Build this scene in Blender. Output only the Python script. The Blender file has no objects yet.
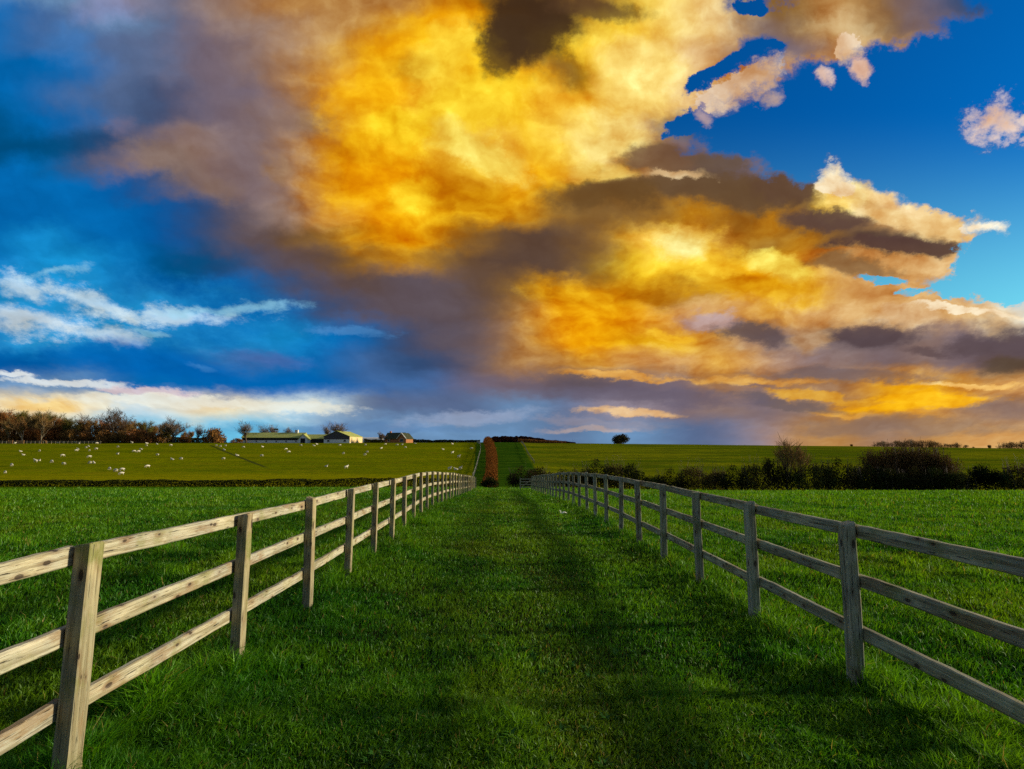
import bpy, bmesh, math, random
import numpy as np
from mathutils import Vector, Matrix

random.seed(7); rng = np.random.default_rng(11)
scn = bpy.context.scene
COL = scn.collection
PI = math.pi

# ------------------------------------------------------------------ camera
F_PX = 600.0; CX, CY = 512.0, 384.5
PITCH = math.atan(66.5/F_PX); YAW = math.radians(0.95); EYE = 1.7
Fw = Vector((math.sin(YAW)*math.cos(PITCH), math.cos(YAW)*math.cos(PITCH), math.sin(PITCH)))
Rt = Vector((math.cos(YAW), -math.sin(YAW), 0)); Up = Rt.cross(Fw)
cam_d = bpy.data.cameras.new('camera'); cam = bpy.data.objects.new('camera', cam_d); COL.objects.link(cam)
cam_d.sensor_fit = 'HORIZONTAL'; cam_d.sensor_width = 36; cam_d.lens = 36*F_PX/1024
cam_d.clip_start = 0.05; cam_d.clip_end = 20000
cam.matrix_world = Matrix(((Rt.x, Up.x, -Fw.x, 0), (Rt.y, Up.y, -Fw.y, 0), (Rt.z, Up.z, -Fw.z, EYE), (0, 0, 0, 1)))
scn.camera = cam

def direction(px, py):
    return Fw + Rt*((px-CX)/F_PX) + Up*((CY-py)/F_PX)

# ------------------------------------------------------------------ small noise for numpy
def _hash(ix, iy, s):
    h = (ix.astype(np.int64)*374761393 + iy.astype(np.int64)*668265263 + s*1442695041) & 0x7fffffff
    h = ((h ^ (h >> 13))*1274126177) & 0x7fffffff
    return ((h ^ (h >> 16)) & 0xffff)/65535.0
def vnoise(x, y, s=0):
    ix = np.floor(x); iy = np.floor(y); fx = x-ix; fy = y-iy
    fx = fx*fx*(3-2*fx); fy = fy*fy*(3-2*fy)
    a = _hash(ix, iy, s); b = _hash(ix+1, iy, s); c = _hash(ix, iy+1, s); d = _hash(ix+1, iy+1, s)
    return (a*(1-fx)+b*fx)*(1-fy) + (c*(1-fx)+d*fx)*fy
def fbm(x, y, s=0, o=4):
    t = 0; a = .5; n = 0
    for i in range(o):
        t = t + a*vnoise(x*2**i, y*2**i, s+i*17); n += a; a *= .5
    return t/n
def sstep(a, b, x):
    t = np.clip((x-a)/(b-a), 0, 1); return t*t*(3-2*t)

# ------------------------------------------------------------------ terrain
_ty = np.array([-4000, -60, 0, 10, 16, 21, 27, 36, 45, 55, 75, 95, 120, 145, 185, 240, 300, 345, 400, 460, 600, 1000, 4000], float)
_tz = np.array([-40, -1, 0, -.03, -.10, -.20, -.42, -.85, -1.28, -1.8, -2.85, -3.8, -4.6, -4.7, -2.6, 1.3, 5.3, 6.6, 7.0, 5, 0, -14, -60], float)
_d = np.diff(_tz)/np.diff(_ty); _m = np.zeros_like(_tz); _m[0] = _d[0]; _m[-1] = _d[-1]
for _i in range(1, len(_tz)-1):
    _m[_i] = 0 if _d[_i-1]*_d[_i] <= 0 else 2*_d[_i-1]*_d[_i]/(_d[_i-1]+_d[_i])
def prof(y):
    i = np.clip(np.searchsorted(_ty, y)-1, 0, len(_ty)-2)
    h = _ty[i+1]-_ty[i]; t = (y-_ty[i])/h
    return ((2*t**3-3*t**2+1)*_tz[i] + (t**3-2*t**2+t)*h*_m[i] + (-2*t**3+3*t**2)*_tz[i+1] + (t**3-t**2)*h*_m[i+1])
FENCE_L, FENCE_R = -2.2, 2.7
def fence_x(side, y):
    return (-2.2 - .25*float(sstep(9, 24, np.array(y))) ) if side < 0 else 2.67
def terrain(x, y):
    x = np.asarray(x, float); y = np.asarray(y, float)
    z = prof(y)
    z = z - .45*sstep(6, 22, x)*sstep(38, 78, y)
    z = z - np.clip(x-45, 0, 400)*.0118*sstep(140, 345, y)
    # the lane: a slightly sunken strip with a low bank under each fence
    w = 1-sstep(52, 66, y)
    dip = sstep(0.12, .75, 2.7-x)*(1-sstep(.6, 2.0, -x))
    z = z - .035*w - .085*dip*w*(np.abs(x) < 4)*.55
    z = z + .07*(fbm(x*.35, y*.35, 3)-.5)*(1-sstep(60, 120, y)) + .05*(fbm(x*1.3, y*1.3, 9)-.5)*(1-sstep(20, 50, y))
    z = z + .5*(fbm(x*.02, y*.03, 5)-.5)*sstep(90, 160, y)
    return z
def tz(x, y): return float(terrain(np.array([float(x)]), np.array([float(y)]))[0])
def ground_at(px, py, tmin=1.5, tmax=420):
    d = direction(px, py); d = d/d.y
    t = np.linspace(tmin, tmax, 6000)
    hz = EYE + d.z*t; g = terrain(d.x*t, t)
    k = np.nonzero(hz <= g)[0]
    if len(k) == 0:
        k = [int(np.argmin(hz-g))]
    t0 = t[k[0]]
    return d.x*t0, t0, tz(d.x*t0, t0)
def at_depth(px, dist):
    """the ground point seen in picture column px at the given distance"""
    d = direction(px, 451); d = d/d.y
    return d.x*dist, dist, tz(d.x*dist, dist)

# ------------------------------------------------------------------ node helper
class NT:
    def __init__(s, nt): s.nt = nt; nt.nodes.clear()
    def n(s, t, **k):
        o = s.nt.nodes.new(t)
        for a, b in k.items(): setattr(o, a, b)
        return o
    def link(s, a, b): s.nt.links.new(a, b)
    def put(s, sock, v):
        if v is None: return
        if isinstance(v, bpy.types.NodeSocket): s.link(v, sock)
        else: sock.default_value = v
    def m(s, op, a, b=None, c=None, clamp=False):
        o = s.n('ShaderNodeMath', operation=op, use_clamp=clamp)
        s.put(o.inputs[0], a); s.put(o.inputs[1], b); s.put(o.inputs[2], c); return o.outputs[0]
    def vm(s, op, a, b=None, sc=None):
        o = s.n('ShaderNodeVectorMath', operation=op)
        s.put(o.inputs[0], a); s.put(o.inputs[1], b)
        if sc is not None: s.put(o.inputs['Scale'], sc)
        return o.outputs['Value'] if op in ('LENGTH', 'DISTANCE', 'DOT_PRODUCT') else o.outputs[0]
    def comb(s, x, y, z=0.0):
        o = s.n('ShaderNodeCombineXYZ'); s.put(o.inputs[0], x); s.put(o.inputs[1], y); s.put(o.inputs[2], z); return o.outputs[0]
    def sep(s, v):
        o = s.n('ShaderNodeSeparateXYZ'); s.put(o.inputs[0], v); return o.outputs
    def mix(s, f, a, b, blend='MIX'):
        o = s.n('ShaderNodeMix', data_type='RGBA', blend_type=blend); s.put(o.inputs[0], f); s.put(o.inputs[6], a); s.put(o.inputs[7], b); return o.outputs[2]
    def mixf(s, f, a, b):
        o = s.n('ShaderNodeMix', data_type='FLOAT'); s.put(o.inputs[0], f); s.put(o.inputs[2], a); s.put(o.inputs[3], b); return o.outputs[0]
    def rng(s, v, a, b, c=0.0, d=1.0, smooth=True):
        o = s.n('ShaderNodeMapRange', interpolation_type='SMOOTHSTEP' if smooth else 'LINEAR')
        for i, x in enumerate((v, a, b, c, d)): s.put(o.inputs[i], x)
        return o.outputs[0]
    def noise(s, vec, scale, detail=4, rough=.5, dist=0.0, w=None, color=False, dim='3D'):
        o = s.n('ShaderNodeTexNoise', noise_dimensions='4D' if w is not None else dim)
        s.put(o.inputs['Vector'], vec)
        if w is not None: s.put(o.inputs['W'], w)
        s.put(o.inputs['Scale'], scale); s.put(o.inputs['Detail'], float(detail)); s.put(o.inputs['Roughness'], rough); s.put(o.inputs['Distortion'], dist)
        return o.outputs['Color'] if color else o.outputs[0]
    def mapping(s, vec, loc=(0, 0, 0), rot=(0, 0, 0), scale=(1, 1, 1), kind='POINT'):
        o = s.n('ShaderNodeMapping', vector_type=kind); s.put(o.inputs[0], vec)
        if kind != 'VECTOR': o.inputs['Location'].default_value = loc
        o.inputs['Rotation'].default_value = rot; o.inputs['Scale'].default_value = scale; return o.outputs[0]
    def ramp(s, f, stops, interp='LINEAR'):
        o = s.n('ShaderNodeValToRGB'); cr = o.color_ramp; cr.interpolation = interp
        cr.elements[0].position = stops[0][0]; cr.elements[0].color = stops[0][1]
        cr.elements[1].position = stops[-1][0]; cr.elements[1].color = stops[-1][1]
        for p, c in stops[1:-1]: cr.elements.new(p).color = c
        s.put(o.inputs[0], f); return o
def lin(c):
    return tuple(((v/255)/12.92 if v/255 <= .04045 else (((v/255)+.055)/1.055)**2.4) for v in c)
def rgba(*c): return (c[0], c[1], c[2], 1.0)

# ------------------------------------------------------------------ sun and sky
SUN_AZ, SUN_EL = math.radians(84), math.radians(13)      # azimuth clockwise from +Y
sv = Vector((math.sin(SUN_AZ)*math.cos(SUN_EL), math.cos(SUN_AZ)*math.cos(SUN_EL), math.sin(SUN_EL)))
sd = bpy.data.lights.new('sun', 'SUN'); sd.energy = 5.0; sd.angle = math.radians(5.0); sd.color = (1.0, .86, .63)
so = bpy.data.objects.new('sun', sd); COL.objects.link(so)
so.rotation_euler = (-sv).to_track_quat('-Z', 'Y').to_euler(); so.location = (60, 0, 30)

PAL = dict(
 a=(0,88,160), b=(3,104,176), c=(25,150,215), d=(110,195,232), e=(0,78,128), f=(66,106,160), g=(88,106,142), h=(108,146,186),
 i=(48,74,114), j=(205,226,236), k=(116,102,114), l=(150,124,112), m=(184,134,74), n=(92,70,58), o=(66,46,32), p=(130,94,48),
 q=(96,84,92), r=(216,150,18), s=(250,178,10), t=(255,206,34), u=(255,214,66), v=(255,230,140), w=(250,218,160), x=(216,166,102),
 y=(150,138,150), z=(242,226,186))
ROWS = [(0,  'hhhygllmmmmrroppuvwipxpkiaa'), (24, 'bffhggllmmrssopuuvwkpwpkaaa'), (48, 'bfbfggklmrsttntuvwxakxaaaaa'),
 (72, 'bbbffgkkmsrttsptvwxxaaaaaaa'), (96, 'bbbfigkkmssuttsuvwxaaaaaaaa'), (120,'ebbfikkmmttuutuvwiaaaaaaaaa'),
 (144,'eeeiklkmrrstvtuvxkaaaaaaaaa'), (168,'bbekllkmrssrustxxnkaaaaaaaa'), (192,'bbbeilkmrssrrspppnnnpvwabbb'),
 (216,'bbbbeeqlmsstrrppprprnnxwwdd'), (240,'bcbbeeqnprsrpnnpsvrprnnnwdd'), (264,'bccbeeiqnprpnnnpttstrxxxwdd'),
 (288,'cccbaabiqnqqnprrrprstxxxddj'), (312,'cccccbbbiqqqnmsssxxrxxxxxwj'), (336,'bcccbbbcbbiqqmssrtxklqqlkqk'),
 (360,'aabbbbfbbfiiqmmrxxrxylklknn'), (384,'hhhbbbbbbfffkkqqkkmkmlrsrxx'), (408,'zzzjjzzjjgggghgyyklklmrslll'),
 (432,'zzddddddhhhhhhghhggymmlmxxx')]
PATCH = {(24, 2): 'g', (48, 3): 'g', (72, 3): 'g', (72, 4): 'g', (96, 3): 'g', (48, 2): 'f', (96, 2): 'f', (120, 3): 'g', (24, 5): 'k', (48, 5): 'k', (48, 4): 'g', (72, 5): 'k', (96, 5): 'k', (120, 7): 'l', (144, 7): 'l', (168, 7): 'l', (192, 7): 'l', (216, 7): 'l', (120, 8): 'l', (72, 7): 'l', (216, 4): 'a', (216, 5): 'i', (240, 4): 'a', (240, 5): 'i', (192, 3): 'a'}
# colour, cx, cy, rx, ry, angle (down to the right positive), softness, roughness, opacity   - cloud masses of this sky
BLOBS = [
 ((138,118,110),168,165,40,16,22,.8,1.2,.75), ((122,108,128),125,122,14,12,20,1.0,1.4,.5), ((138,116,106),212,190,20,9,15,.9,1.2,.6), ((168,132,92),275,168,12,11,0,.9,1.2,.5),
 ((150,155,200),110,10,28,14,0,.9,.6,.5), ((60,130,200),75,40,22,22,0,.9,.6,.4),
 ((40,150,212),100,312,150,34,6,1.0,1.2,.6), ((60,165,218),60,335,90,12,4,1.0,1.4,.4),
 ((225,242,248),22,288,48,9,4,1.15,2.6,.62), ((220,240,248),92,303,52,9,16,1.15,2.6,.62), ((222,240,246),162,315,58,7,0,1.15,2.6,.62), ((150,210,235),232,308,48,4,-3,1.15,2.6,.62),
 ((160,215,240),52,273,24,4,-14,1.15,2.6,.62), ((232,240,240),32,326,46,8,12,1.15,2.6,.62), ((222,236,242),92,338,42,7,8,1.15,2.6,.62), ((140,200,232),155,335,20,4,4,.6,1.4,.7),
 ((120,190,230),200,368,9,3,8,1.0,1.6,.6), ((80,112,178),262,358,34,8,8,1.0,1.4,.6), ((230,236,236),14,371,24,4,4,.5,1.2,.85), ((226,232,232),62,381,62,4,3,.6,1.4,.85),
 ((224,200,200),150,391,44,4,4,.6,1.2,.8), ((0,98,178),150,365,90,14,6,.8,.8,.8), ((0,98,176),280,385,80,10,4,.8,.8,.6),
 ((90,150,208),350,331,34,3,3,1.2,2.4,.5),
 ((245,236,205),60,405,70,8,0,.6,.8,.7), ((250,214,130),40,406,40,6,0,.7,.8,.8), ((240,240,225),170,400,80,6,2,.5,1,.8), ((236,236,220),290,410,64,6,5,.5,1.2,.8), ((170,180,205),470,418,60,6,-6,.7,1,.5),
 ((66,104,160),330,430,130,4,0,.8,1,.3),
 ((255,196,20),370,110,34,48,10,.6,.9,.6), ((255,218,50),468,112,56,30,-20,.6,1,.8), ((255,234,110),478,150,46,16,24,.6,1.1,.8), ((255,220,40),400,128,32,18,0,.6,1,.6),
 ((255,214,40),410,196,24,16,0,.6,1,.7), ((190,130,24),418,74,17,11,-20,1.0,1.6,.5), ((212,146,12),465,195,34,18,10,.7,1,.7), ((255,222,70),445,60,24,34,30,.7,1,.6),
 ((66,46,30),530,30,42,38,0,.5,.8,.95), ((70,50,32),500,52,20,30,10,.5,.9,.9), ((120,84,40),556,70,22,12,20,1.0,1.4,.5), ((88,62,40),590,8,46,12,0,.6,1,.8),
 ((255,224,122),648,75,44,40,-20,.7,.8,.85), ((255,232,140),608,130,42,22,10,.7,.9,.8), ((255,214,80),560,110,34,26,0,.7,.9,.5), ((255,232,120),600,168,30,12,10,.7,1,.6),
 ((120,90,66),665,160,44,17,4,.5,1,.9), ((104,78,52),700,192,100,15,2,.5,1,.9), ((108,78,42),600,196,48,16,0,.6,1,.85), ((232,200,150),672,178,30,5,4,.5,1.2,.8), ((104,84,70),722,168,26,13,-6,.5,1,.9),
 ((98,72,54),790,190,46,13,0,.5,.9,.9), ((255,236,170),838,196,27,21,10,.45,.8,1.0), ((255,214,90),828,206,22,14,10,.7,.8,.7), ((250,222,160),885,216,34,10,8,.5,.9,.9), ((246,214,150),950,228,44,17,2,.5,.9,.9),
 ((96,72,62),828,222,48,10,4,.5,1,.95), ((86,62,56),898,250,68,9,0,.4,.9,.95), ((130,98,66),850,272,44,9,4,.6,1,.8),
 ((255,214,60),690,258,44,26,14,.7,.9,.8), ((255,240,150),676,245,21,13,8,1.0,.8,1.0), ((255,232,100),780,268,34,16,22,.5,1,.9), ((224,160,20),760,292,60,14,6,.6,1,.8),
 ((206,142,14),660,286,44,10,8,.7,1,.6), ((244,180,20),600,302,64,20,10,.7,1,.6), ((255,208,60),672,331,22,5,16,.5,1,.9), ((190,170,180),712,322,26,8,8,.6,1.1,.75),
 ((92,76,78),752,334,34,10,6,.5,1,.85), ((88,72,76),862,334,48,10,0,.5,1,.9), ((196,158,116),806,336,24,14,0,.6,1,.8), ((92,76,80),1000,340,60,12,-6,.6,1,.85), ((96,78,80),925,352,22,5,4,.6,1,.8), ((92,76,60),1006,362,24,8,-10,.6,1,.7),
 ((252,232,196),970,313,60,3,2,.5,.8,.9), ((220,180,132),900,318,30,9,0,.6,1,.7),
 ((250,184,20),925,402,74,9,-2,.5,1.1,.95), ((224,164,50),830,396,62,5,6,.5,1.3,.85), ((252,206,120),985,385,42,3,0,.5,1,.9), ((222,164,80),790,380,44,4,2,.6,1.2,.8), ((224,164,70),840,412,34,3,8,.6,1,.8),
 ((112,98,104),850,376,90,6,2,.7,1.1,.7), ((110,94,92),790,402,48,5,8,.6,1.1,.8),
 ((228,168,80),620,376,60,4,3,.6,1.2,.9), ((234,180,90),735,378,40,5,-2,.6,1.2,.8), ((236,190,130),628,412,44,4,2,.6,1.2,.85), ((160,150,160),600,424,60,5,4,.7,1.2,.5), ((210,180,160),590,430,40,3,0,.7,1.2,.5),
 ((102,94,112),640,396,110,8,2,.8,1,.7), ((132,112,104),900,426,110,8,0,.8,1,.6),
]
HOLES = [(940,190,30,10,20,.5), (728,68,36,9,-32,.9), (690,118,26,11,-24,1.0), (753,6,14,9,0,1.0), (882,284,22,5,4,.75), (910,297,18,4,-4,.7), (1010,270,48,30,0,1.0), (955,295,24,8,-10,.7), (768,50,12,5,-30,.6)]
PUFFS = [((252,236,205),990,226,26,6,0), ((255,238,200),832,186,20,15,0), ((245,225,215),988,124,29,16,-6), ((230,214,210),1018,118,14,5,0), ((236,214,206),822,76,8,7,0), ((232,208,180),748,84,34,11,-32), ((240,216,184),846,46,10,12,-20), ((236,206,190),862,66,9,7,0), ((180,160,160),776,98,10,7,0), ((170,150,160),712,112,10,8,40)]

world = bpy.data.worlds.new('World'); scn.world = world; world.use_nodes = True
def build_sky():
    T = NT(world.node_tree)
    dirv = T.n('ShaderNodeTexCoord').outputs['Generated']
    x, y, z = T.sep(dirv)
    ym = T.m('MAXIMUM', y, .15)
    u = T.m('DIVIDE', x, ym); v = T.m('DIVIDE', z, ym)
    u = T.m('MAXIMUM', T.m('MINIMUM', u, 1.6), -1.6); v = T.m('MAXIMUM', T.m('MINIMUM', v, 2.0), -.05)
    # cloud-deck coordinates: features flatten and crowd together towards the horizon
    vi = T.m('DIVIDE', 1.0, T.m('ADD', v, .30))
    P = T.comb(T.m('MULTIPLY', u, T.m('ADD', T.m('MULTIPLY', vi, .30), .8)), T.m('MULTIPLY', T.m('LOGARITHM', T.m('ADD', v, .22), math.e), 1.05), 0.0)
    big = T.noise(P, 2.9, 4, .60, 0.0, color=True, dim='2D')
    br, bg, bb = T.sep(big)
    fine = T.noise(P, 10.0, 5, .70, 0.0, color=True, dim='2D')
    fr, fg, fb = T.sep(fine)
    cr = T.m('SUBTRACT', br, .5); cg = T.m('SUBTRACT', bg, .5)
    amp = T.rng(v, 0.0, .55, .45, 1.0)                       # less drift close to the horizon
    du = T.m('ADD', T.m('MULTIPLY', cr, .14), T.m('MULTIPLY', T.m('SUBTRACT', fr, .5), .048))
    dv = T.m('ADD', T.m('MULTIPLY', cg, .10), T.m('MULTIPLY', T.m('SUBTRACT', fg, .5), .042))
    uw = T.m('ADD', u, T.m('MULTIPLY', du, amp)); vw = T.m('ADD', v, T.m('MULTIPLY', dv, amp))
    fac = T.m('DIVIDE', T.m('ADD', uw, 1.05), 2.1)
    col = None; cov = None; lastv = None
    for yy, s in reversed(ROWS):
        stops = []
        cells = []
        for i, ch in enumerate(s):
            ch = PATCH.get((yy, i), ch)
            clear = (i >= 18 and yy <= 288 and ch in 'abcdi') and not (i == 24 and yy == 0)
            cells.append((ch, clear))
        for i, (ch, clear) in enumerate(cells):
            d = direction(i*40, yy); uu = d.x/d.y
            c = ch
            if clear:                                         # colour the fringe like the nearest cloud of the row
                near = [(abs(j-i), cc) for j, (cc, cl) in enumerate(cells) if not cl]
                c = min(near)[1]
            stops.append((min(max((uu+1.05)/2.1, 0), 1), lin(PAL[c])+((0.0 if clear else 1.0),)))
        r = T.ramp(fac, stops, 'B_SPLINE')
        d = direction(512, yy); vv = d.z/d.y
        if col is None: col, cov = r.outputs[0], r.outputs[1]
        else:
            t = T.rng(vw, lastv, vv)
            col = T.mix(t, col, r.outputs[0]); cov = T.mixf(t, cov, r.outputs[1])
        lastv = vv
    uv = T.comb(uw, vw, 1.0)
    fineb = T.m('SUBTRACT', fb, .5)
    def blob(cx, cy, rx, ry, ang, soft, rough):
        d = direction(cx, cy); u0, v0 = d.x/d.y, d.z/d.y
        d1 = direction(cx+1, cy); d2 = direction(cx, cy+1)
        su = d1.x/d1.y-u0; svv = v0-d2.z/d2.y
        th = math.radians(ang); ca, sa = math.cos(th), math.sin(th); rx, ry = rx*su, ry*svv
        # the ellipse frame: along (ca, -sa), across (sa, ca)
        e1 = T.vm('DOT_PRODUCT', uv, (ca/rx, -sa/rx, -(ca*u0-sa*v0)/rx)); e2 = T.vm('DOT_PRODUCT', uv, (sa/ry, ca/ry, -(sa*u0+ca*v0)/ry))
        ln = T.m('SQRT', T.m('MULTIPLY_ADD', e1, e1, T.m('MULTIPLY', e2, e2)))
        q = T.m('MULTIPLY_ADD', fineb, rough*1.3, ln)
        return T.rng(q, 1.0+soft*.72, 1.0-soft*.72)
    for bi, (c, cx, cy, rx, ry, ang, soft, rough, op) in enumerate(BLOBS):
        if bi % 8 == 7:                                       # keeps evaluation sequential (a negligible offset)
            o = T.n('ShaderNodeVectorMath', operation='MULTIPLY_ADD'); T.put(o.inputs[0], col); o.inputs[1].default_value = (1e-7,)*3; T.put(o.inputs[2], uv); uv = o.outputs[0]
        mk = blob(cx, cy, rx, ry, ang, soft, rough)
        col = T.mix(T.m('MULTIPLY', mk, op), col, lin(c)+(1.0,))
    for cx, cy, rx, ry, ang, op in HOLES:
        cov = T.m('SUBTRACT', cov, T.m('MULTIPLY', blob(cx, cy, rx, ry, ang, .5, 1.0), op), clamp=True)
    # crisp, frayed edges; away from an edge the deck is closed
    zone = T.m('MULTIPLY', T.m('MULTIPLY', cov, T.m('SUBTRACT', 1.0, cov)), 4.0)
    nz = T.m('MULTIPLY_ADD', fineb, 1.7, T.m('MULTIPLY', T.m('SUBTRACT', fr, .5), .9))
    cv = T.rng(T.m('MULTIPLY_ADD', nz, zone, cov), .22, .80)
    for c, cx, cy, rx, ry, ang in PUFFS:
        mk = blob(cx, cy, rx*.8, ry*.8, ang, 1.25, 3.4)
        col = T.mix(T.rng(mk, 0.0, .25), col, lin(c)+(1.0,)); cv = T.m('MAXIMUM', cv, T.m('POWER', mk, .8))
    # billows: light side against shaded side of each swell
    Pw = T.comb(T.m('MULTIPLY_ADD', cr, .14, T.sep(P)[0]), T.m('MULTIPLY_ADD', cg, .14, T.sep(P)[1]), 0.0)
    n1 = T.noise(Pw, 4.0, 6, .54, dim='2D'); n2 = T.noise(T.vm('ADD', Pw, (.012, .026, 0)), 4.0, 6, .54, dim='2D')
    rel = T.m('SUBTRACT', n1, n2)
    # rounded heads with dark creases between them
    vo = T.n('ShaderNodeTexVoronoi', voronoi_dimensions='2D', feature='SMOOTH_F1'); T.put(vo.inputs['Vector'], T.vm('ADD', Pw, T.comb(T.m('MULTIPLY', fineb, .10), T.m('MULTIPLY', T.m('SUBTRACT', fg, .5), .10))))
    vo.inputs['Scale'].default_value = 8.0; vo.inputs['Detail'].default_value = 2.0; vo.inputs['Roughness'].default_value = .55; vo.inputs['Smoothness'].default_value = .35
    head = T.m('SUBTRACT', .42, vo.outputs['Distance'])
    lum = T.vm('DOT_PRODUCT', col, (.25, .6, .15))
    warm = T.rng(T.m('SUBTRACT', T.sep(col)[0], T.sep(col)[2]), -.05, .45, .45, 1.0)
    g = T.m('MULTIPLY', T.m('ADD', T.m('MULTIPLY', rel, 1.6), T.m('ADD', T.m('MULTIPLY', T.m('SUBTRACT', n1, .5), .45), T.m('MULTIPLY', head, .32))), T.m('MULTIPLY', warm, T.rng(lum, .08, .34, .30, 1.0)))
    g = T.m('MULTIPLY', T.m('MAXIMUM', T.m('MINIMUM', g, .5), -.5), T.rng(v, -.02, .22, .4, 1.0))
    gm = T.n('ShaderNodeGamma'); T.put(gm.inputs[0], col); T.put(gm.inputs[1], T.m('SUBTRACT', 1.0, T.m('MULTIPLY', g, .6)))
    cloud = T.vm('MULTIPLY', gm.outputs[0], T.comb(T.m('MULTIPLY_ADD', g, .60, 1.0), T.m('MULTIPLY_ADD', g, 1.05, 1.0), T.m('MULTIPLY_ADD', g, 1.4, 1.0)))
    # the clear sky between the clouds
    ns = T.n('ShaderNodeTexSky', sky_type='NISHITA', sun_disc=False, sun_elevation=SUN_EL, sun_rotation=SUN_AZ)
    clear = T.mix(1.0, ns.outputs[0], T.mix(T.rng(v, .22, .62), (.30, 1.0, 1.22, 1), (.003, .38, 1.0, 1)), 'MULTIPLY')
    # behind the camera: the same broken deck, duller
    back = T.mix(T.rng(n1, .40, .62), (.05, .12, .24, 1), (.26, .27, .30, 1))
    ten = T.vm('SCALE', cloud, None, 8.2)
    front = T.mix(cv, clear, ten)
    full = T.mix(T.rng(y, .12, .42), T.vm('SCALE', back, None, 10.0), front)
    bgn = T.n('ShaderNodeBackground'); T.put(bgn.inputs[0], full); bgn.inputs[1].default_value = .1
    out = T.n('ShaderNodeOutputWorld'); T.link(bgn.outputs[0], out.inputs[0])
build_sky()
world.cycles.sampling_method = 'MANUAL'; world.cycles.sample_map_resolution = 512

# ------------------------------------------------------------------ mesh helpers
def mesh_np(name, verts, faces_flat, loop_tot, mat=None, smooth=False, col=None):
    me = bpy.data.meshes.new(name)
    nv = len(verts); nf = len(loop_tot)
    me.vertices.add(nv); me.vertices.foreach_set('co', np.asarray(verts, np.float32).ravel())
    me.loops.add(len(faces_flat)); me.loops.foreach_set('vertex_index', np.asarray(faces_flat, np.int32))
    me.polygons.add(nf)
    lt = np.asarray(loop_tot, np.int32); ls = np.concatenate(([0], np.cumsum(lt)[:-1])).astype(np.int32)
    me.polygons.foreach_set('loop_start', ls); me.polygons.foreach_set('loop_total', lt)
    if smooth: me.polygons.foreach_set('use_smooth', np.ones(nf, bool))
    if col is not None:
        a = me.color_attributes.new('tint', 'FLOAT_COLOR', 'POINT')
        a.data.foreach_set('color', np.asarray(col, np.float32).ravel())
    me.update(calc_edges=True)
    if mat: me.materials.append(mat)
    return me
class MB:
    def __init__(s): s.v = []; s.f = []
    def add(s, vs, fs):
        k = len(s.v); s.v += [tuple(p) for p in vs]; s.f += [tuple(i+k for i in f) for f in fs]
    def box(s, c, d, rot=None):
        hx, hy, hz = d[0]/2, d[1]/2, d[2]/2
        vs = [Vector((a*hx, b*hy, e*hz)) for a in (-1, 1) for b in (-1, 1) for e in (-1, 1)]
        if rot is not None: vs = [rot @ q for q in vs]
        vs = [q+Vector(c) for q in vs]
        s.add(vs, [(0, 1, 3, 2), (4, 6, 7, 5), (0, 4, 5, 1), (2, 3, 7, 6), (0, 2, 6, 4), (1, 5, 7, 3)])
    def tube(s, pts, rad, n=5, cap=True):
        rings = []
        for i, p in enumerate(pts):
            a = pts[max(i-1, 0)]; b = pts[min(i+1, len(pts)-1)]
            d = (Vector(b)-Vector(a)).normalized(); q = d.orthogonal().normalized(); w = d.cross(q)
            if i and q.dot(lastq) < 0: q = -q; w = -w
            if i:
                q = (lastq - d*lastq.dot(d)).normalized(); w = d.cross(q)
            lastq = q
            rings.append([Vector(p)+(q*math.cos(2*PI*k/n)+w*math.sin(2*PI*k/n))*rad[i] for k in range(n)])
        vs = [q for r in rings for q in r]; fs = []
        for i in range(len(pts)-1):
            for k in range(n):
                fs.append((i*n+k, i*n+(k+1) % n, (i+1)*n+(k+1) % n, (i+1)*n+k))
        if cap: fs.append(tuple(reversed(range(n)))); fs.append(tuple((len(pts)-1)*n+k for k in range(n)))
        s.add(vs, fs)
    def mesh(s, name, mat=None, smooth=False):
        me = bpy.data.meshes.new(name); me.from_pydata(s.v, [], s.f); me.update()
        if mat: me.materials.append(mat)
        if smooth: me.polygons.foreach_set('use_smooth', [True]*len(me.polygons))
        return me
def link(name, me, parent=None, loc=None):
    o = bpy.data.objects.new(name, me); COL.objects.link(o)
    if parent: o.parent = parent
    if loc is not None: o.location = loc
    return o
def tag(o, label=None, cat=None, group=None, kind=None):
    if label: o['label'] = label
    if cat: o['category'] = cat
    if group: o['group'] = group
    if kind: o['kind'] = kind
    return o
def empty(name, loc, rz=0.0):
    o = bpy.data.objects.new(name, None); COL.objects.link(o); o.location = loc; o.rotation_euler = (0, 0, rz); o.empty_display_size = .2
    return o
def copy_tree(o, parent=None):
    c = o.copy(); COL.objects.link(c)
    if parent: c.parent = parent
    for ch in list(KIDS.get(o.name, [])):
        k = copy_tree(ch, c)
    return c
KIDS = {}
def part(name, me, parent, loc=None):
    o = link(name, me, parent, loc); KIDS.setdefault(parent.name, []).append(o); return o

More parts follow.
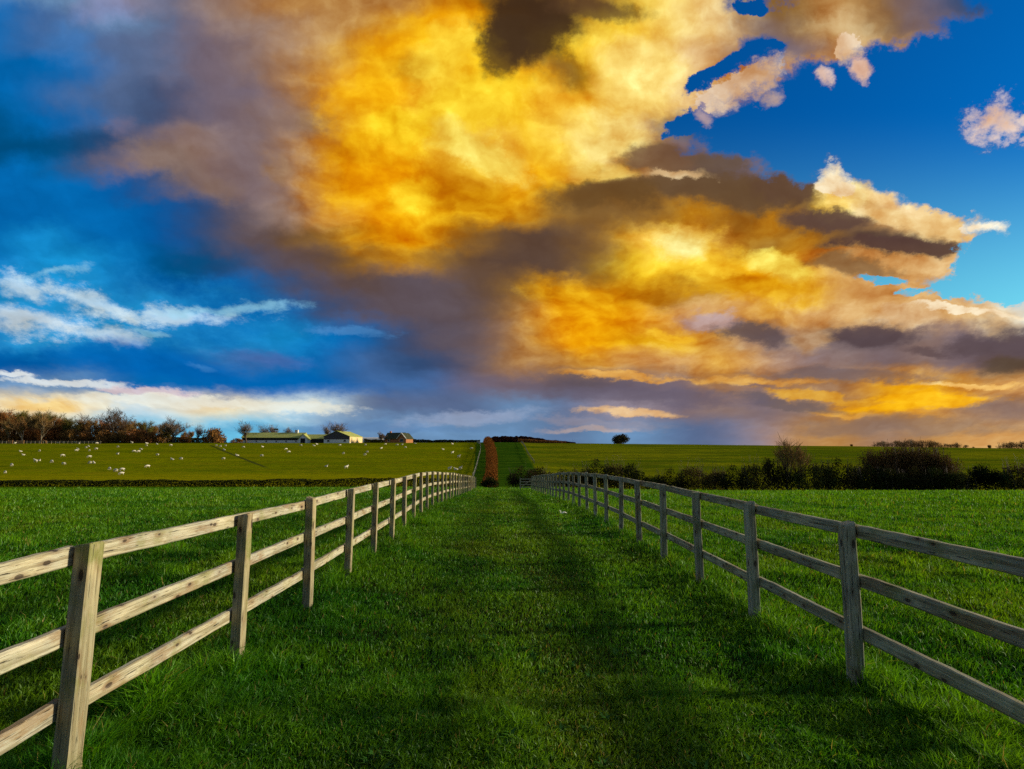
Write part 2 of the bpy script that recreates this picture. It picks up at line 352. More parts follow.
def principled(name, rough=.8, spec=.3):
    m = bpy.data.materials.new(name); m.use_nodes = True; T = NT(m.node_tree)
    b = T.n('ShaderNodeBsdfPrincipled'); b.inputs['Roughness'].default_value = rough; b.inputs['Specular IOR Level'].default_value = spec
    o = T.n('ShaderNodeOutputMaterial'); T.link(b.outputs[0], o.inputs[0]); return m, T, b
def bump(T, b, h, strength, dist):
    n = T.n('ShaderNodeBump'); n.inputs['Strength'].default_value = strength; n.inputs['Distance'].default_value = dist
    T.put(n.inputs['Height'], h); T.link(n.outputs[0], b.inputs['Normal'])
def flat_mat(name, c, c2=None, scale=4.0, rough=.8, bmp=0.0, stretch=(1, 1, 1)):
    m, T, b = principled(name, rough)
    P = T.mapping(T.n('ShaderNodeTexCoord').outputs['Object'], scale=stretch)
    rnd = T.n('ShaderNodeObjectInfo').outputs['Random']
    n = T.noise(P, scale, 6, .6, w=T.m('MULTIPLY', rnd, 30.0))
    T.put(b.inputs['Base Color'], T.mix(T.rng(n, .35, .68), rgba(*c), rgba(*(c2 or tuple(v*.6 for v in c)))))
    if bmp: bump(T, b, n, .6, bmp)
    return m

# ------------------------------------------------------------------ ground
def lane_left(y): return np.interp(y, [0, 60, 145, 345, 600], [-2.3, -2.6, -1.3, -4.4, -8])
def make_ground():
    xs = np.concatenate([np.linspace(-3000, -500, 12, endpoint=False), np.linspace(-500, -60, 60, endpoint=False), np.linspace(-60, -8, 70, endpoint=False),
                         np.linspace(-8, 8, 200, endpoint=False), np.linspace(8, 60, 70, endpoint=False), np.linspace(60, 500, 60, endpoint=False), np.linspace(500, 3000, 12)])
    ys = np.concatenate([np.linspace(-3000, -40, 12, endpoint=False), np.linspace(-40, 1, 40, endpoint=False), np.linspace(1, 24, 230, endpoint=False), np.linspace(24, 90, 150, endpoint=False),
                         np.linspace(90, 420, 165, endpoint=False), np.linspace(420, 3500, 40)])
    X, Y = np.meshgrid(xs, ys); Z = terrain(X, Y)
    nx, ny = len(xs), len(ys)
    V = np.stack([X.ravel(), Y.ravel(), Z.ravel()], 1)
    i = np.arange((ny-1)*(nx-1)); r = i//(nx-1); c = i % (nx-1); a = r*nx+c
    Fc = np.stack([a, a+1, a+nx+1, a+nx], 1).ravel()
    m, T, b = principled('turf', 1.0, 0.0)
    pos = T.n('ShaderNodeNewGeometry').outputs['Position']
    x, y, z = T.sep(pos)
    n1 = T.noise(pos, .35, 6, .6); n2 = T.noise(pos, 5.0, 6, .65); n3 = T.noise(T.mapping(pos, scale=(.05, .22, 0)), 1.0, 6, .65)
    n4 = T.noise(pos, 22.0, 4, .7); n5 = T.noise(pos, 1.4, 5, .6)
    # near pasture
    near = T.mix(T.rng(n2, .35, .65), (.026, .082, .002, 1), (.056, .145, .003, 1))
    near = T.mix(T.m('MULTIPLY', T.rng(n3, .45, .65), .55), near, (.105, .175, .004, 1))
    near = T.mix(T.m('MULTIPLY', T.rng(n5, .5, .68), .5), near, (.014, .055, .004, 1))
    soil = T.mix(T.rng(n4, .4, .6), (.014, .022, .006, 1), (.028, .045, .010, 1))
    dist = T.m('ADD', T.m('ABSOLUTE', y), T.m('ABSOLUTE', x))
    near = T.mix(T.rng(dist, 14, 40, 1.0, 0.0), near, soil)
    # mown lane with two worn wheel tracks
    trk = T.m('MINIMUM', T.m('ABSOLUTE', T.m('SUBTRACT', x, .60)), T.m('ABSOLUTE', T.m('MULTIPLY_ADD', x, 1.0, 1.6)))
    inlane = T.m('MULTIPLY', T.rng(T.m('ABSOLUTE', x), 1.9, 2.3, 1.0, 0.0), T.rng(y, 60, 75, 1.0, 0.0))
    near = T.mix(T.m('MULTIPLY', T.m('MULTIPLY', T.rng(trk, .15, .55, 1.0, 0.0), inlane), T.rng(n5, .35, .6, .1, .7)), near, (.034, .044, .006, 1))
    # sheep field: tired olive grass
    w = T.noise(T.mapping(pos, scale=(.012, .06, 0)), 1.0, 5, .6)
    olive = T.mix(T.rng(w, .38, .62), (.115, .145, .001, 1), (.170, .190, .001, 1))
    olive = T.mix(T.m('MULTIPLY', T.rng(n1, .45, .65), .4), olive, (.080, .105, .004, 1))
    olive = T.mix(T.m('MULTIPLY', T.rng(n3, .48, .62), .35), olive, (.22, .175, .006, 1))
    olive = T.mix(T.m('MULTIPLY', T.rng(y, 168, 150), T.rng(n3, .35, .6, .3, .8)), olive, (.25, .225, .002, 1))
    # a trodden line across it
    ln = T.m('ABSOLUTE', T.m('SUBTRACT', x, T.m('MULTIPLY_ADD', y, -.64, 45.0)))
    ln = T.m('MULTIPLY', T.m('MULTIPLY', T.rng(ln, .3, 1.1, 1.0, 0.0), T.rng(y, 172, 185)), T.rng(y, 275, 290, 1.0, 0.0))
    olive = T.mix(T.m('MULTIPLY', ln, .8), olive, (.035, .045, .012, 1))
    # hill on the right, drilled and greener
    tram = T.m('SINE', T.m('MULTIPLY', T.m('ADD', T.m('MULTIPLY', x, .85), T.m('MULTIPLY', y, .5)), .42))
    hill = T.mix(T.rng(w, .40, .62), (.070, .105, .002, 1), (.165, .175, .003, 1))
    hill = T.mix(T.m('MULTIPLY', T.rng(n3, .45, .62), .6), hill, (.060, .070, .005, 1))
    hill = T.mix(T.m('MULTIPLY', T.rng(tram, .6, 1.0), .25), hill, (.13, .15, .006, 1))
    hill = T.mix(T.m('MULTIPLY', T.rng(y, 190, 150), T.rng(n1, .35, .6, .1, .6)), hill, (.20, .20, .004, 1))
    hill = T.mix(T.m('MULTIPLY', T.rng(n1, .52, .66), .55), hill, (.055, .080, .004, 1))
    strip = T.mix(T.rng(n3, .4, .6), (.018, .055, .003, 1), (.040, .085, .004, 1))
    # which field
    far = T.rng(y, 94, 97)
    leftf = T.rng(T.m('ADD', x, T.m('MULTIPLY', T.m('SUBTRACT', y, 150), .036)), -7.6, -7.0, 1.0, 0.0)
    rightf = T.rng(T.m('ADD', x, T.m('MULTIPLY', n1, 1.5)), 9.6, 11.0)
    f = T.mix(leftf, T.mix(rightf, strip, hill), olive)
    far2 = T.mixf(rightf, far, T.rng(y, 78, 84))
    col = T.mix(far2, near, f)
    T.put(b.inputs['Base Color'], col)
    lump = T.noise(T.mapping(pos, scale=(.22, .5, 0)), 1.0, 4, .6)
    h = T.m('ADD', T.m('MULTIPLY', T.m('ADD', T.m('MULTIPLY', n2, .06), T.m('MULTIPLY', n4, .02)), T.rng(y, 30, 90, 1.0, .12)), T.m('MULTIPLY', lump, T.rng(y, 30, 100, 0.0, .35)))
    bump(T, b, h, .9, 1.0)
    me = mesh_np('ground', V, Fc, np.full(len(a), 4), m, True)
    tag(link('ground', me), kind='structure')
make_ground()

# ------------------------------------------------------------------ grass
def make_grass():
    # placement: denser near the lens, out to where single tufts melt into the turf
    def cloud(n, r0, r1, power):
        q = rng.random(n)
        e = 2-power
        r = (r0**e + q*(r1**e-r0**e))**(1/e)
        a = rng.uniform(-math.radians(50), math.radians(50), n)
        return r*np.sin(a), r*np.cos(a), r
    xs, ys, rs = [], [], []
    for n, r0, r1, p in ((240000, 1.9, 5.0, 0.0), (400000, 5.0, 24, 1.5), (150000, 24, 85, 1.6)):
        a, b_, c = cloud(n, r0, r1, p); xs.append(a); ys.append(b_); rs.append(c)
    x = np.concatenate(xs); y = np.concatenate(ys); r = np.concatenate(rs)
    # gather blades into tufts
    k = rng.random(len(x)) < .62
    cell = .085*(1+r/14)*rng.choice([.7, 1.0, 1.5], len(x)); ta = rng.choice([.35, .95, 1.4], len(x)); ct, st_ = np.cos(ta), np.sin(ta)
    X0, Y0 = x, y; x, y = X0*ct-Y0*st_, X0*st_+Y0*ct
    jx = (np.floor(x/cell)+.15+.7*_hash(np.floor(x/cell), np.floor(y/cell), 5))*cell
    jy = (np.floor(y/cell)+.15+.7*_hash(np.floor(x/cell), np.floor(y/cell), 6))*cell
    x = np.where(k, x*.5+jx*.5, x); y = np.where(k, y*.5+jy*.5, y)
    x, y = x*ct+y*st_, -x*st_+y*ct
    n = len(x)
    fy = -2.2-.25*sstep(9, 24, y)
    inl = (x > fy) & (x < 2.65)
    dl = np.abs(x-fy); dr = np.abs(x-2.65); df = np.minimum(dl, dr)
    big = fbm(x*.55, y*.55, 21); med = fbm(x*2.2, y*2.2, 31); sm = vnoise(x*9, y*9, 41)
    h = np.where(inl, .043, .064)*(.55+.9*med)*(.6+.8*big)*rng.uniform(.6, 1.35, n)*(1+.35*sm)
    edge = np.exp(-(df/.28)**2)
    h *= 1+edge*(.25+.6*vnoise(x*3, y*3, 77))
    tuftL = np.exp(-((x+1.95)/.45)**2)*sstep(.45, .75, vnoise(x*1.2+4, y*1.1, 55))
    h *= 1+1.0*tuftL
    wx = .35*(fbm(y*.25, y*0+3, 97)-.5); wear = (np.exp(-((x-.55-wx)/.65)**2)*.55+np.exp(-((x+.75-wx)/.5)**2)*.30)*inl*sstep(.28, .72, fbm(x*1.1, y*.6, 91))
    wear = np.clip(wear, 0, 1)
    clump = sstep(.58, .80, vnoise(x*2.1+9, y*2.1, 63))*sstep(.42, .6, fbm(x*.4, y*.4, 66)); h *= 1+.75*clump*np.where(inl, .7, 1.0)
    h *= 1-.35*wear
    h *= 1+np.clip(r-10, 0, 60)*.012
    keep = rng.random(n) > wear*.35
    x, y, r, h, big, med, sm, wear, edge, inl, tuftL, clump = [q[keep] for q in (x, y, r, h, big, med, sm, wear, edge, inl, tuftL, clump)]
    n = len(x); z = terrain(x, y)-.006
    w = (.0026+.0010*r**.9*.55)*rng.uniform(.7, 1.3, n)
    w = np.minimum(w, .045)
    stalk = (rng.random(n) < .0025) & (r < 22); h = np.where(stalk, h*1.4, h); w = np.where(stalk, w*.7, w)
    nw = 420; wr = rng.uniform(2.2, 16, nw); wa = rng.uniform(-.85, .85, nw); wx_, wy_ = wr*np.sin(wa), wr*np.cos(wa)
    sel = rng.integers(0, n, nw*9); sel = sel[np.argsort(sel)]; ids = np.repeat(np.arange(nw), 9)[:len(sel)]
    x[sel] = wx_[ids]+rng.normal(0, .018, len(sel)); y[sel] = wy_[ids]+rng.normal(0, .018, len(sel)); z[sel] = terrain(x[sel], y[sel]); r[sel] = wr[ids]
    weed = np.zeros(n, bool); weed[sel] = True
    w = np.where(weed, rng.uniform(.008, .014, n), w); h = np.where(weed, rng.uniform(.04, .075, n), h)
    th = rng.uniform(0, 2*PI, n); fx, fyv = np.cos(th), np.sin(th)
    lean = np.where(weed, 1.1, rng.uniform(.15, 1.0, n))*h; la = rng.uniform(0, 2*PI, n)
    lx = np.cos(la)*lean+.10*h; ly = np.sin(la)*lean
    fx = np.where(weed, -np.sin(la), fx); fyv = np.where(weed, np.cos(la), fyv)
    p0 = np.stack([x, y, z], 1); sd_ = np.stack([fx*w, fyv*w, np.zeros(n)], 1)
    mid = p0+np.stack([lx*.30, ly*.30, h*.62], 1); tip = p0+np.stack([lx, ly, h*(1.05-.25*(lean/h))], 1)
    V = np.stack([p0-sd_, p0+sd_, mid+sd_*.75, mid-sd_*.75, tip], 1).reshape(-1, 3)
    base = np.arange(n)*5
    fq = np.stack([base, base+1, base+2, base+3], 1); ft = np.stack([base+3, base+2, base+4], 1)
    flat = np.concatenate([fq, ft], 1).ravel(); lt = np.tile([4, 3], n)
    A = np.array([.030, .135, .002]); B = np.array([.108, .262, .003]); C_ = np.array([.015, .095, .010]); S = np.array([.30, .25, .06]); Br = np.array([.095, .085, .012])
    t = np.clip(.5+2.2*(big-.5)+1.8*(med-.5)+.15*(x > 2.7)+rng.normal(0, .22, n), 0, 1)[:, None]
    c = A*(1-t)+B*t
    q = (rng.random(n) < .22)[:, None]; c = np.where(q, c*.4+C_*.6, c)
    ye = np.clip(sstep(.5, .72, fbm(x*.9+7, y*.5, 61)), 0, 1)[:, None]*np.where(inl, .28+.4*np.exp(-((x+.35)/.4)**2), .45)[:, None]; c = c*(1-ye)+np.array([.150, .245, .004])*ye
    wv = (wear*rng.uniform(.1, .95, n))[:, None]; c = c*(1-wv)+Br*wv
    st = (rng.random(n) < .010+.04*wear+.015*(~inl)*sm)[:, None]; c = np.where(st, S*rng.uniform(.5, 1, (n, 1)), c)
    c = c*(1+.25*tuftL[:, None]+.25*clump[:, None])
    c = np.where(stalk[:, None], S*rng.uniform(.6, 1.1, (n, 1)), c); c = np.where(weed[:, None], np.array([.035, .12, .012])*rng.uniform(.7, 1.4, (n, 1)), c)
    c = c*rng.uniform(.75, 1.25, (n, 1))
    cc = np.concatenate([c, np.ones((n, 1))], 1)
    CC = np.repeat(cc, 5, 0)
    m = bpy.data.materials.new('grass_blade'); m.use_nodes = True; T = NT(m.node_tree)
    at = T.n('ShaderNodeAttribute', attribute_name='tint').outputs['Color']
    d = T.n('ShaderNodeBsdfDiffuse'); T.put(d.inputs[0], at)
    tr = T.n('ShaderNodeBsdfTranslucent'); T.put(tr.inputs[0], T.mix(1.0, at, (1.25, 1.15, .5, 1), 'MULTIPLY'))
    gl = T.n('ShaderNodeBsdfGlossy'); gl.inputs['Roughness'].default_value = .45; gl.inputs[0].default_value = (.5, .6, .5, 1)
    m1 = T.n('ShaderNodeMixShader'); m1.inputs[0].default_value = .42; T.link(d.outputs[0], m1.inputs[1]); T.link(tr.outputs[0], m1.inputs[2])
    m2 = T.n('ShaderNodeMixShader'); m2.inputs[0].default_value = .025; T.link(m1.outputs[0], m2.inputs[1]); T.link(gl.outputs[0], m2.inputs[2])
    o = T.n('ShaderNodeOutputMaterial'); T.link(m2.outputs[0], o.inputs[0])
    me = mesh_np('grass', V, flat, lt, m, False, CC)
    tag(link('grass', me), 'short green pasture grass between and beside the two wooden fences', 'grass', kind='stuff')
make_grass()

# ------------------------------------------------------------------ weathered timber
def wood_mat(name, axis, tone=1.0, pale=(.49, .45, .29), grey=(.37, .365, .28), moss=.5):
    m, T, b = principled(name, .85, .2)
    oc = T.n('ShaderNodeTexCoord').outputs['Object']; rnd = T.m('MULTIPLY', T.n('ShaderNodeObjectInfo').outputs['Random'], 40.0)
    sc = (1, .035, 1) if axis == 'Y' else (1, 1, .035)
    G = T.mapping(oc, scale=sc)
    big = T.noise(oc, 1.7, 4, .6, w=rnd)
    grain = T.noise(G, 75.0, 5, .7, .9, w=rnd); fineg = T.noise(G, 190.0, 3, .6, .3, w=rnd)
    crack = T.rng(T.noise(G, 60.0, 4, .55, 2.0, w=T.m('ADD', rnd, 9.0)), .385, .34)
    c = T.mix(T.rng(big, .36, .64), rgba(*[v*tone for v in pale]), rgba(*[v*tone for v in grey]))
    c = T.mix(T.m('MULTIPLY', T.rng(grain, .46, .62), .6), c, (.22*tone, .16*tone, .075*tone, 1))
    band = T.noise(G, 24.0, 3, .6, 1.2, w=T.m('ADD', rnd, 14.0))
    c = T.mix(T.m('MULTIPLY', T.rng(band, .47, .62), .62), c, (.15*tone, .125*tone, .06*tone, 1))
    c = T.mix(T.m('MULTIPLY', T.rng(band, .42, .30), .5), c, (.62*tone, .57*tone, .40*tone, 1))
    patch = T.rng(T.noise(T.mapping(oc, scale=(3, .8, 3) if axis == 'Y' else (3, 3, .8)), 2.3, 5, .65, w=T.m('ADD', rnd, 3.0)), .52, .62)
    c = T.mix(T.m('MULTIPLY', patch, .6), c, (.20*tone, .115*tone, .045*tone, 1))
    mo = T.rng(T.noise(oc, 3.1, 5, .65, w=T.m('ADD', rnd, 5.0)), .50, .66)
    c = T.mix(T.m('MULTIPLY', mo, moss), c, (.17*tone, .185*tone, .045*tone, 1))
    # knots
    ox, oy, oz = T.sep(oc)
    along, across = (oy, oz) if axis == 'Y' else (oz, T.m('ADD', ox, oy))
    vo = T.n('ShaderNodeTexVoronoi', voronoi_dimensions='2D', feature='F1'); T.put(vo.inputs['Vector'], T.comb(T.m('MULTIPLY_ADD', along, .42, rnd), T.m('ADD', across, T.m('MULTIPLY', rnd, 1.7)), 0.0))
    vo.inputs['Scale'].default_value = 7.0
    kd = T.m('ADD', vo.outputs['Distance'], T.m('MULTIPLY', T.m('SUBTRACT', big, .5), .35))
    kn = T.rng(kd, .085, .045); ring = T.rng(kd, .21, .08)
    c = T.mix(T.m('MULTIPLY', ring, .35), c, (.13*tone, .06*tone, .03*tone, 1)); c = T.mix(T.m('MULTIPLY', kn, .85), c, (.03, .018, .012, 1))
    c = T.mix(T.m('MULTIPLY', crack, .85), c, (.03, .024, .018, 1))
    c = T.mix(T.m('MULTIPLY', T.rng(fineg, .5, .7), .25), c, (.40*tone, .36*tone, .28*tone, 1))
    T.put(b.inputs['Base Color'], c)
    h = T.m('SUBTRACT', T.m('ADD', T.m('MULTIPLY', grain, .5), T.m('MULTIPLY', fineg, .3)), T.m('ADD', crack, T.m('MULTIPLY', kn, .5)))
    bump(T, b, h, 1.0, .009)
    return m
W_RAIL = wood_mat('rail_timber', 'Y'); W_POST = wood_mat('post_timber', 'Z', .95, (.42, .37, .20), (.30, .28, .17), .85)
W_RAIL2 = wood_mat('right_rail_timber', 'Y', .85, (.50, .49, .31), (.30, .31, .22), .6)  # rails of the right-hand fence, lower in tone
W_POST2 = wood_mat('right_post_timber', 'Z', .85, (.46, .47, .31), (.31, .33, .25), .55)  # posts of the right-hand fence, greener greys
W_FAR = flat_mat('far_timber', (.36, .30, .19), (.24, .21, .14), 6.0)

PW, PD, PH = .086, .110, 1.225
def post_mesh(seed, mat):
    """sawn post, slightly waney, chamfered weathered top; origin at the ground"""
    R = random.Random(seed); v = []; f = []
    zs = [-.45, -.1, .0, .2, .42, .66, .9, 1.08, PH-.012, PH]
    prof_ = [(-1, -.9), (-.9, -1), (-.25, -1.0), (.2, -.985), (.9, -1), (1, -.9), (1.0, -.2), (.985, .3), (1, .9), (.9, 1), (-.9, 1), (-1, .9), (-.985, .25), (-1, -.3)]
    n = len(prof_); off = [R.uniform(-.03, .03) for _ in range(n)]
    sl = R.uniform(-.012, .012)
    for i, z in enumerate(zs):
        bx, by = R.uniform(-.0018, .0018), R.uniform(-.0018, .0018)
        for k, (a, b_) in enumerate(prof_):
            s_ = 1+off[k]+R.uniform(-.02, .02)
            if i == len(zs)-1: s_ *= .93
            zz = z + (sl*a+R.uniform(-.002, .002) if i >= len(zs)-2 else 0)
            v.append((a*PW/2*s_+bx, b_*PD/2*s_+by, zz))
    for i in range(len(zs)-1):
        for k in range(n): f.append((i*n+k, i*n+(k+1) % n, (i+1)*n+(k+1) % n, (i+1)*n+k))
    f.append(tuple((len(zs)-1)*n+k for k in range(n))); f.append(tuple(reversed(range(n))))
    mb = MB(); mb.add(v, f); return mb.mesh('post', mat)
def rail_mesh(seed, mat, L=3.6, H=.098, Tt=.044, segs=60):
    """sawn rail running along local Y from 0 to L, centre line at z=0, with a waney worn edge"""
    R = random.Random(seed); ys = np.linspace(0, L, segs+1)
    ph = R.uniform(0, 99); v = []; f = []
    def w1(y, s, a, fr): return a*(float(fbm(np.array([y*fr+ph]), np.array([s*7.3+ph]), s, 4)[0])-.5)
    for y in ys:
        top = H/2+w1(y, 1, .016, 1.6)+w1(y, 2, .010, 9); bot = -H/2+w1(y, 3, .012, 1.3)+w1(y, 8, .006, 8)
        bx = w1(y, 4, .012, .8); c = .007
        fx0 = -Tt/2+bx+w1(y, 5, .004, 5); fx1 = Tt/2+bx+w1(y, 6, .004, 5)
        for (px_, pz_) in ((fx0, bot+c), (fx0+c, bot), (fx1-c, bot), (fx1, bot+c), (fx1, (top+bot)/2), (fx1, top-c), (fx1-c, top-.0005), (fx0+c, top), (fx0, top-c), (fx0, (top+bot)/2)):
            v.append((px_, y, pz_))
    n = 10
    for i in range(segs):
        for k in range(n): f.append((i*n+k, (i+1)*n+k, (i+1)*n+(k+1) % n, i*n+(k+1) % n))
    f.append(tuple(range(n))); f.append(tuple(reversed([segs*n+k for k in range(n)])))
    mb = MB(); mb.add(v, f); return mb.mesh('rail', mat)

def field_fence(side, y0, count, label, mp, mr, seed):
    R = random.Random(seed)
    x0 = fence_x(side, y0)
    root = empty('wooden_fence', (x0, y0, tz(x0, y0)))
    tag(root, label, 'fence', 'post and rail fences along the grass lane')
    posts = [post_mesh(seed*10+i, mp) for i in range(6)]
    r36 = [rail_mesh(seed*20+i, mr) for i in range(6)]; r18 = [rail_mesh(seed*30+i, mr, 1.8, segs=32) for i in range(2)]
    P = []
    for i in range(count):
        y = y0+1.8*i+R.uniform(-.03, .03)-(.17 if side < 0 and i == 2 else 0); x = fence_x(side, y)+R.uniform(-.012, .012); z = tz(x, y)
        sm_ = [tz(x, y+d) for d in (-2.4, -1.2, 0, 1.2, 2.4)]; z = z*.4+.6*sum(sm_)/5+(.035 if side < 0 and i == 2 else 0)
        P.append((x, y, z))
        o = part('post', posts[R.randrange(6)], root)
        o.location = (x-x0, y-y0, z-root.location.z+R.uniform(-.015, .012))
        o.rotation_euler = (R.uniform(-.022, .022), R.uniform(-.022, .022), R.uniform(-.05, .05)+(PI if R.random() < .5 else 0))
    outx = side*(PW/2+.024)
    for lv, hz in enumerate((.39, .785, 1.16)):
        i = -(lv % 2)
        while i < count-1:
            a = max(i, 0); b_ = min(i+2, count-1); nb = b_-a
            if nb > 0:
                me = r36[R.randrange(6)] if nb == 2 else r18[R.randrange(2)]
                A = Vector(P[a]); B_ = Vector(P[b_]); d = B_-A
                o = part('rail', me, root)
                o.location = (A.x-x0+outx, A.y-y0+.004, A.z-root.location.z+hz+R.uniform(-.008, .008))
                o.rotation_euler = (math.atan2(d.z, d.y)+R.uniform(-.002, .002), 0, -math.atan2(d.x, d.y))
                o.scale = (1, (d.length-.006)/(1.8*nb), 1)
            i += 2
    return root
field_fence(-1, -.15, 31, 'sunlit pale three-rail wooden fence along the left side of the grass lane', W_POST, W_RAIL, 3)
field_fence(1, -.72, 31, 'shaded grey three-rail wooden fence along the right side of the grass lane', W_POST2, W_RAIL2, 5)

# ------------------------------------------------------------------ trees, shrubs
BARK = flat_mat('bark', (.095, .068, .042), (.045, .034, .024), 3.0, bmp=.02, stretch=(1, 1, .3))
PALE_BARK = flat_mat('pale_bark', (.42, .34, .22), (.24, .19, .12), 3.0, bmp=.02)
def leaf_mat(name, cs, trans=.2):
    m = bpy.data.materials.new(name); m.use_nodes = True; T = NT(m.node_tree)
    at = T.n('ShaderNodeAttribute', attribute_name='tint').outputs['Color']
    rnd = T.n('ShaderNodeObjectInfo').outputs['Random']
    c = T.mix(1.0, at, T.mix(rnd, rgba(*cs[0]), rgba(*cs[1])), 'MULTIPLY')
    d = T.n('ShaderNodeBsdfDiffuse'); T.put(d.inputs[0], c); t = T.n('ShaderNodeBsdfTranslucent'); T.put(t.inputs[0], c)
    mx = T.n('ShaderNodeMixShader'); mx.inputs[0].default_value = trans; T.link(d.outputs[0], mx.inputs[1]); T.link(t.outputs[0], mx.inputs[2])
    o = T.n('ShaderNodeOutputMaterial'); T.link(mx.outputs[0], o.inputs[0]); return m
TWIG = leaf_mat('brown_twigs', ((.27, .14, .048), (.20, .14, .050)), .1)
TWIG_RED = leaf_mat('russet_twigs', ((.28, .11, .034), (.21, .12, .036)), .15)
TWIG_GREY = leaf_mat('grey_twigs', ((.19, .13, .095), (.15, .12, .09)), .1)
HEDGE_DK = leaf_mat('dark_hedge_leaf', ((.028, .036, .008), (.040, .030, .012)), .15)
HEDGE_BR = leaf_mat('brown_hedge_leaf', ((.11, .070, .020), (.075, .075, .018)), .15)
BEECH = leaf_mat('copper_leaf', ((.19, .064, .012), (.13, .052, .012)), .1)
IVY = leaf_mat('ivy_leaf', ((.085, .100, .018), (.065, .085, .016)), .2)
HALF_GREEN = leaf_mat('olive_twigs', ((.15, .125, .030), (.12, .115, .028)), .15)

def faces_cloud(name, P, size, mat, up=.0, thin=1.0, seed=0):
    """one small leaf/twig face at each point"""
    r = np.random.default_rng(seed); n = len(P)
    a = r.normal(size=(n, 3)); a[:, 2] += up; a /= np.linalg.norm(a, axis=1)[:, None]
    b_ = r.normal(size=(n, 3)); b_ -= a*(a*b_).sum(1)[:, None]; b_ /= np.linalg.norm(b_, axis=1)[:, None]
    s_ = (size*r.uniform(.6, 1.4, n))[:, None]
    V = np.stack([P-a*s_, P+b_*s_*thin, P+a*s_, P-b_*s_*thin], 1).reshape(-1, 3)
    k = r.uniform(.55, 1.45, n); tint = np.stack([k*r.uniform(.9, 1.1, n), k, k*r.uniform(.8, 1.2, n), np.ones(n)], 1)
    return mesh_np(name, V, np.arange(4*n), np.full(n, 4), mat, False, np.repeat(tint, 4, 0))
def tree_proto(seed, H, spread, trunk_h, twigs, twig_len, crown_mat, bark, levels=3, lean=0.0, up=.5, shape='round'):
    """trunk and limbs as tubes, the fine branching as many thin twigs; returns (trunk mesh, crown mesh)"""
    R = random.Random(seed); mb = MB(); ends = []
    def grow(p, d, L, r, lv):
        pts = [p]; rad = [r]; q = p; dd = d; k = 4
        for i in range(k):
            j_ = .05 if lv == 0 else .15; dd = (dd+Vector((R.gauss(0, j_), R.gauss(0, j_), R.gauss(.03, .08)))).normalized(); q = q+dd*(L/k); pts.append(q); rad.append(r*(1-.5*(i+1)/k))
            if lv > 0: ends.append((q, dd, lv))
        mb.tube(pts, rad, 6 if lv == 0 else 4, False)
        if lv < levels:
            nb = 8 if lv == 0 else 4
            for j in range(nb):
                i = R.randint(2 if lv == 0 else 1, k); ang = 2*PI*(j+R.random()*.6)/nb
                side = Vector((math.cos(ang), math.sin(ang), 0))
                dn = (dd*up+side*R.uniform(.5, 1.0)*spread+Vector((0, 0, R.uniform(.1, .5)))).normalized()
                grow(pts[i], dn, L*(R.uniform(.72, 1.0) if lv == 0 else R.uniform(.55, .78)), rad[i]*.62, lv+1)
    grow(Vector((0, 0, -.2)), Vector((lean, 0, 1)).normalized(), trunk_h, H*.030, 0)
    mx = max(e[0].z for e in ends); k = H*.95/mx
    mb.v = [(a*k if c > .2 else a, b_*k if c > .2 else b_, c*k) for a, b_, c in mb.v]
    E = [(e*k, d, lv) for e, d, lv in ends if lv >= 2] or [(e*k, d, lv) for e, d, lv in ends]
    tw = MB(); tv = []; 
    for i in range(twigs):
        e, d, lv = E[R.randrange(len(E))]
        dd = (d*.8+Vector((R.gauss(0, .6), R.gauss(0, .6), R.gauss(.25, .5)))).normalized()
        L = twig_len*R.uniform(.5, 1.3); w = L*.028+.006*H/8; s = dd.orthogonal().normalized(); s = (Matrix.Rotation(R.random()*PI*2, 3, dd) @ s)*w
        a = e+Vector((R.gauss(0, .12), R.gauss(0, .12), R.gauss(0, .12)))*twig_len*1.5
        tv += [a-s, a+s, a+dd*L+s*.3, a+dd*L-s*.3]
    V = np.array([tuple(q) for q in tv]); n = len(V)//4
    kk = np.random.default_rng(seed).uniform(.5, 1.5, n); tint = np.stack([kk, kk, kk, np.ones(n)], 1)
    return mb.mesh('trunk', bark, True), mesh_np('crown', V, np.arange(4*n), np.full(n, 4), crown_mat, False, np.repeat(tint, 4, 0))
def make_tree(name, tm, cm):
    root = empty(name, (0, 0, 0)); part('trunk', tm, root); part('crown', cm, root); return root
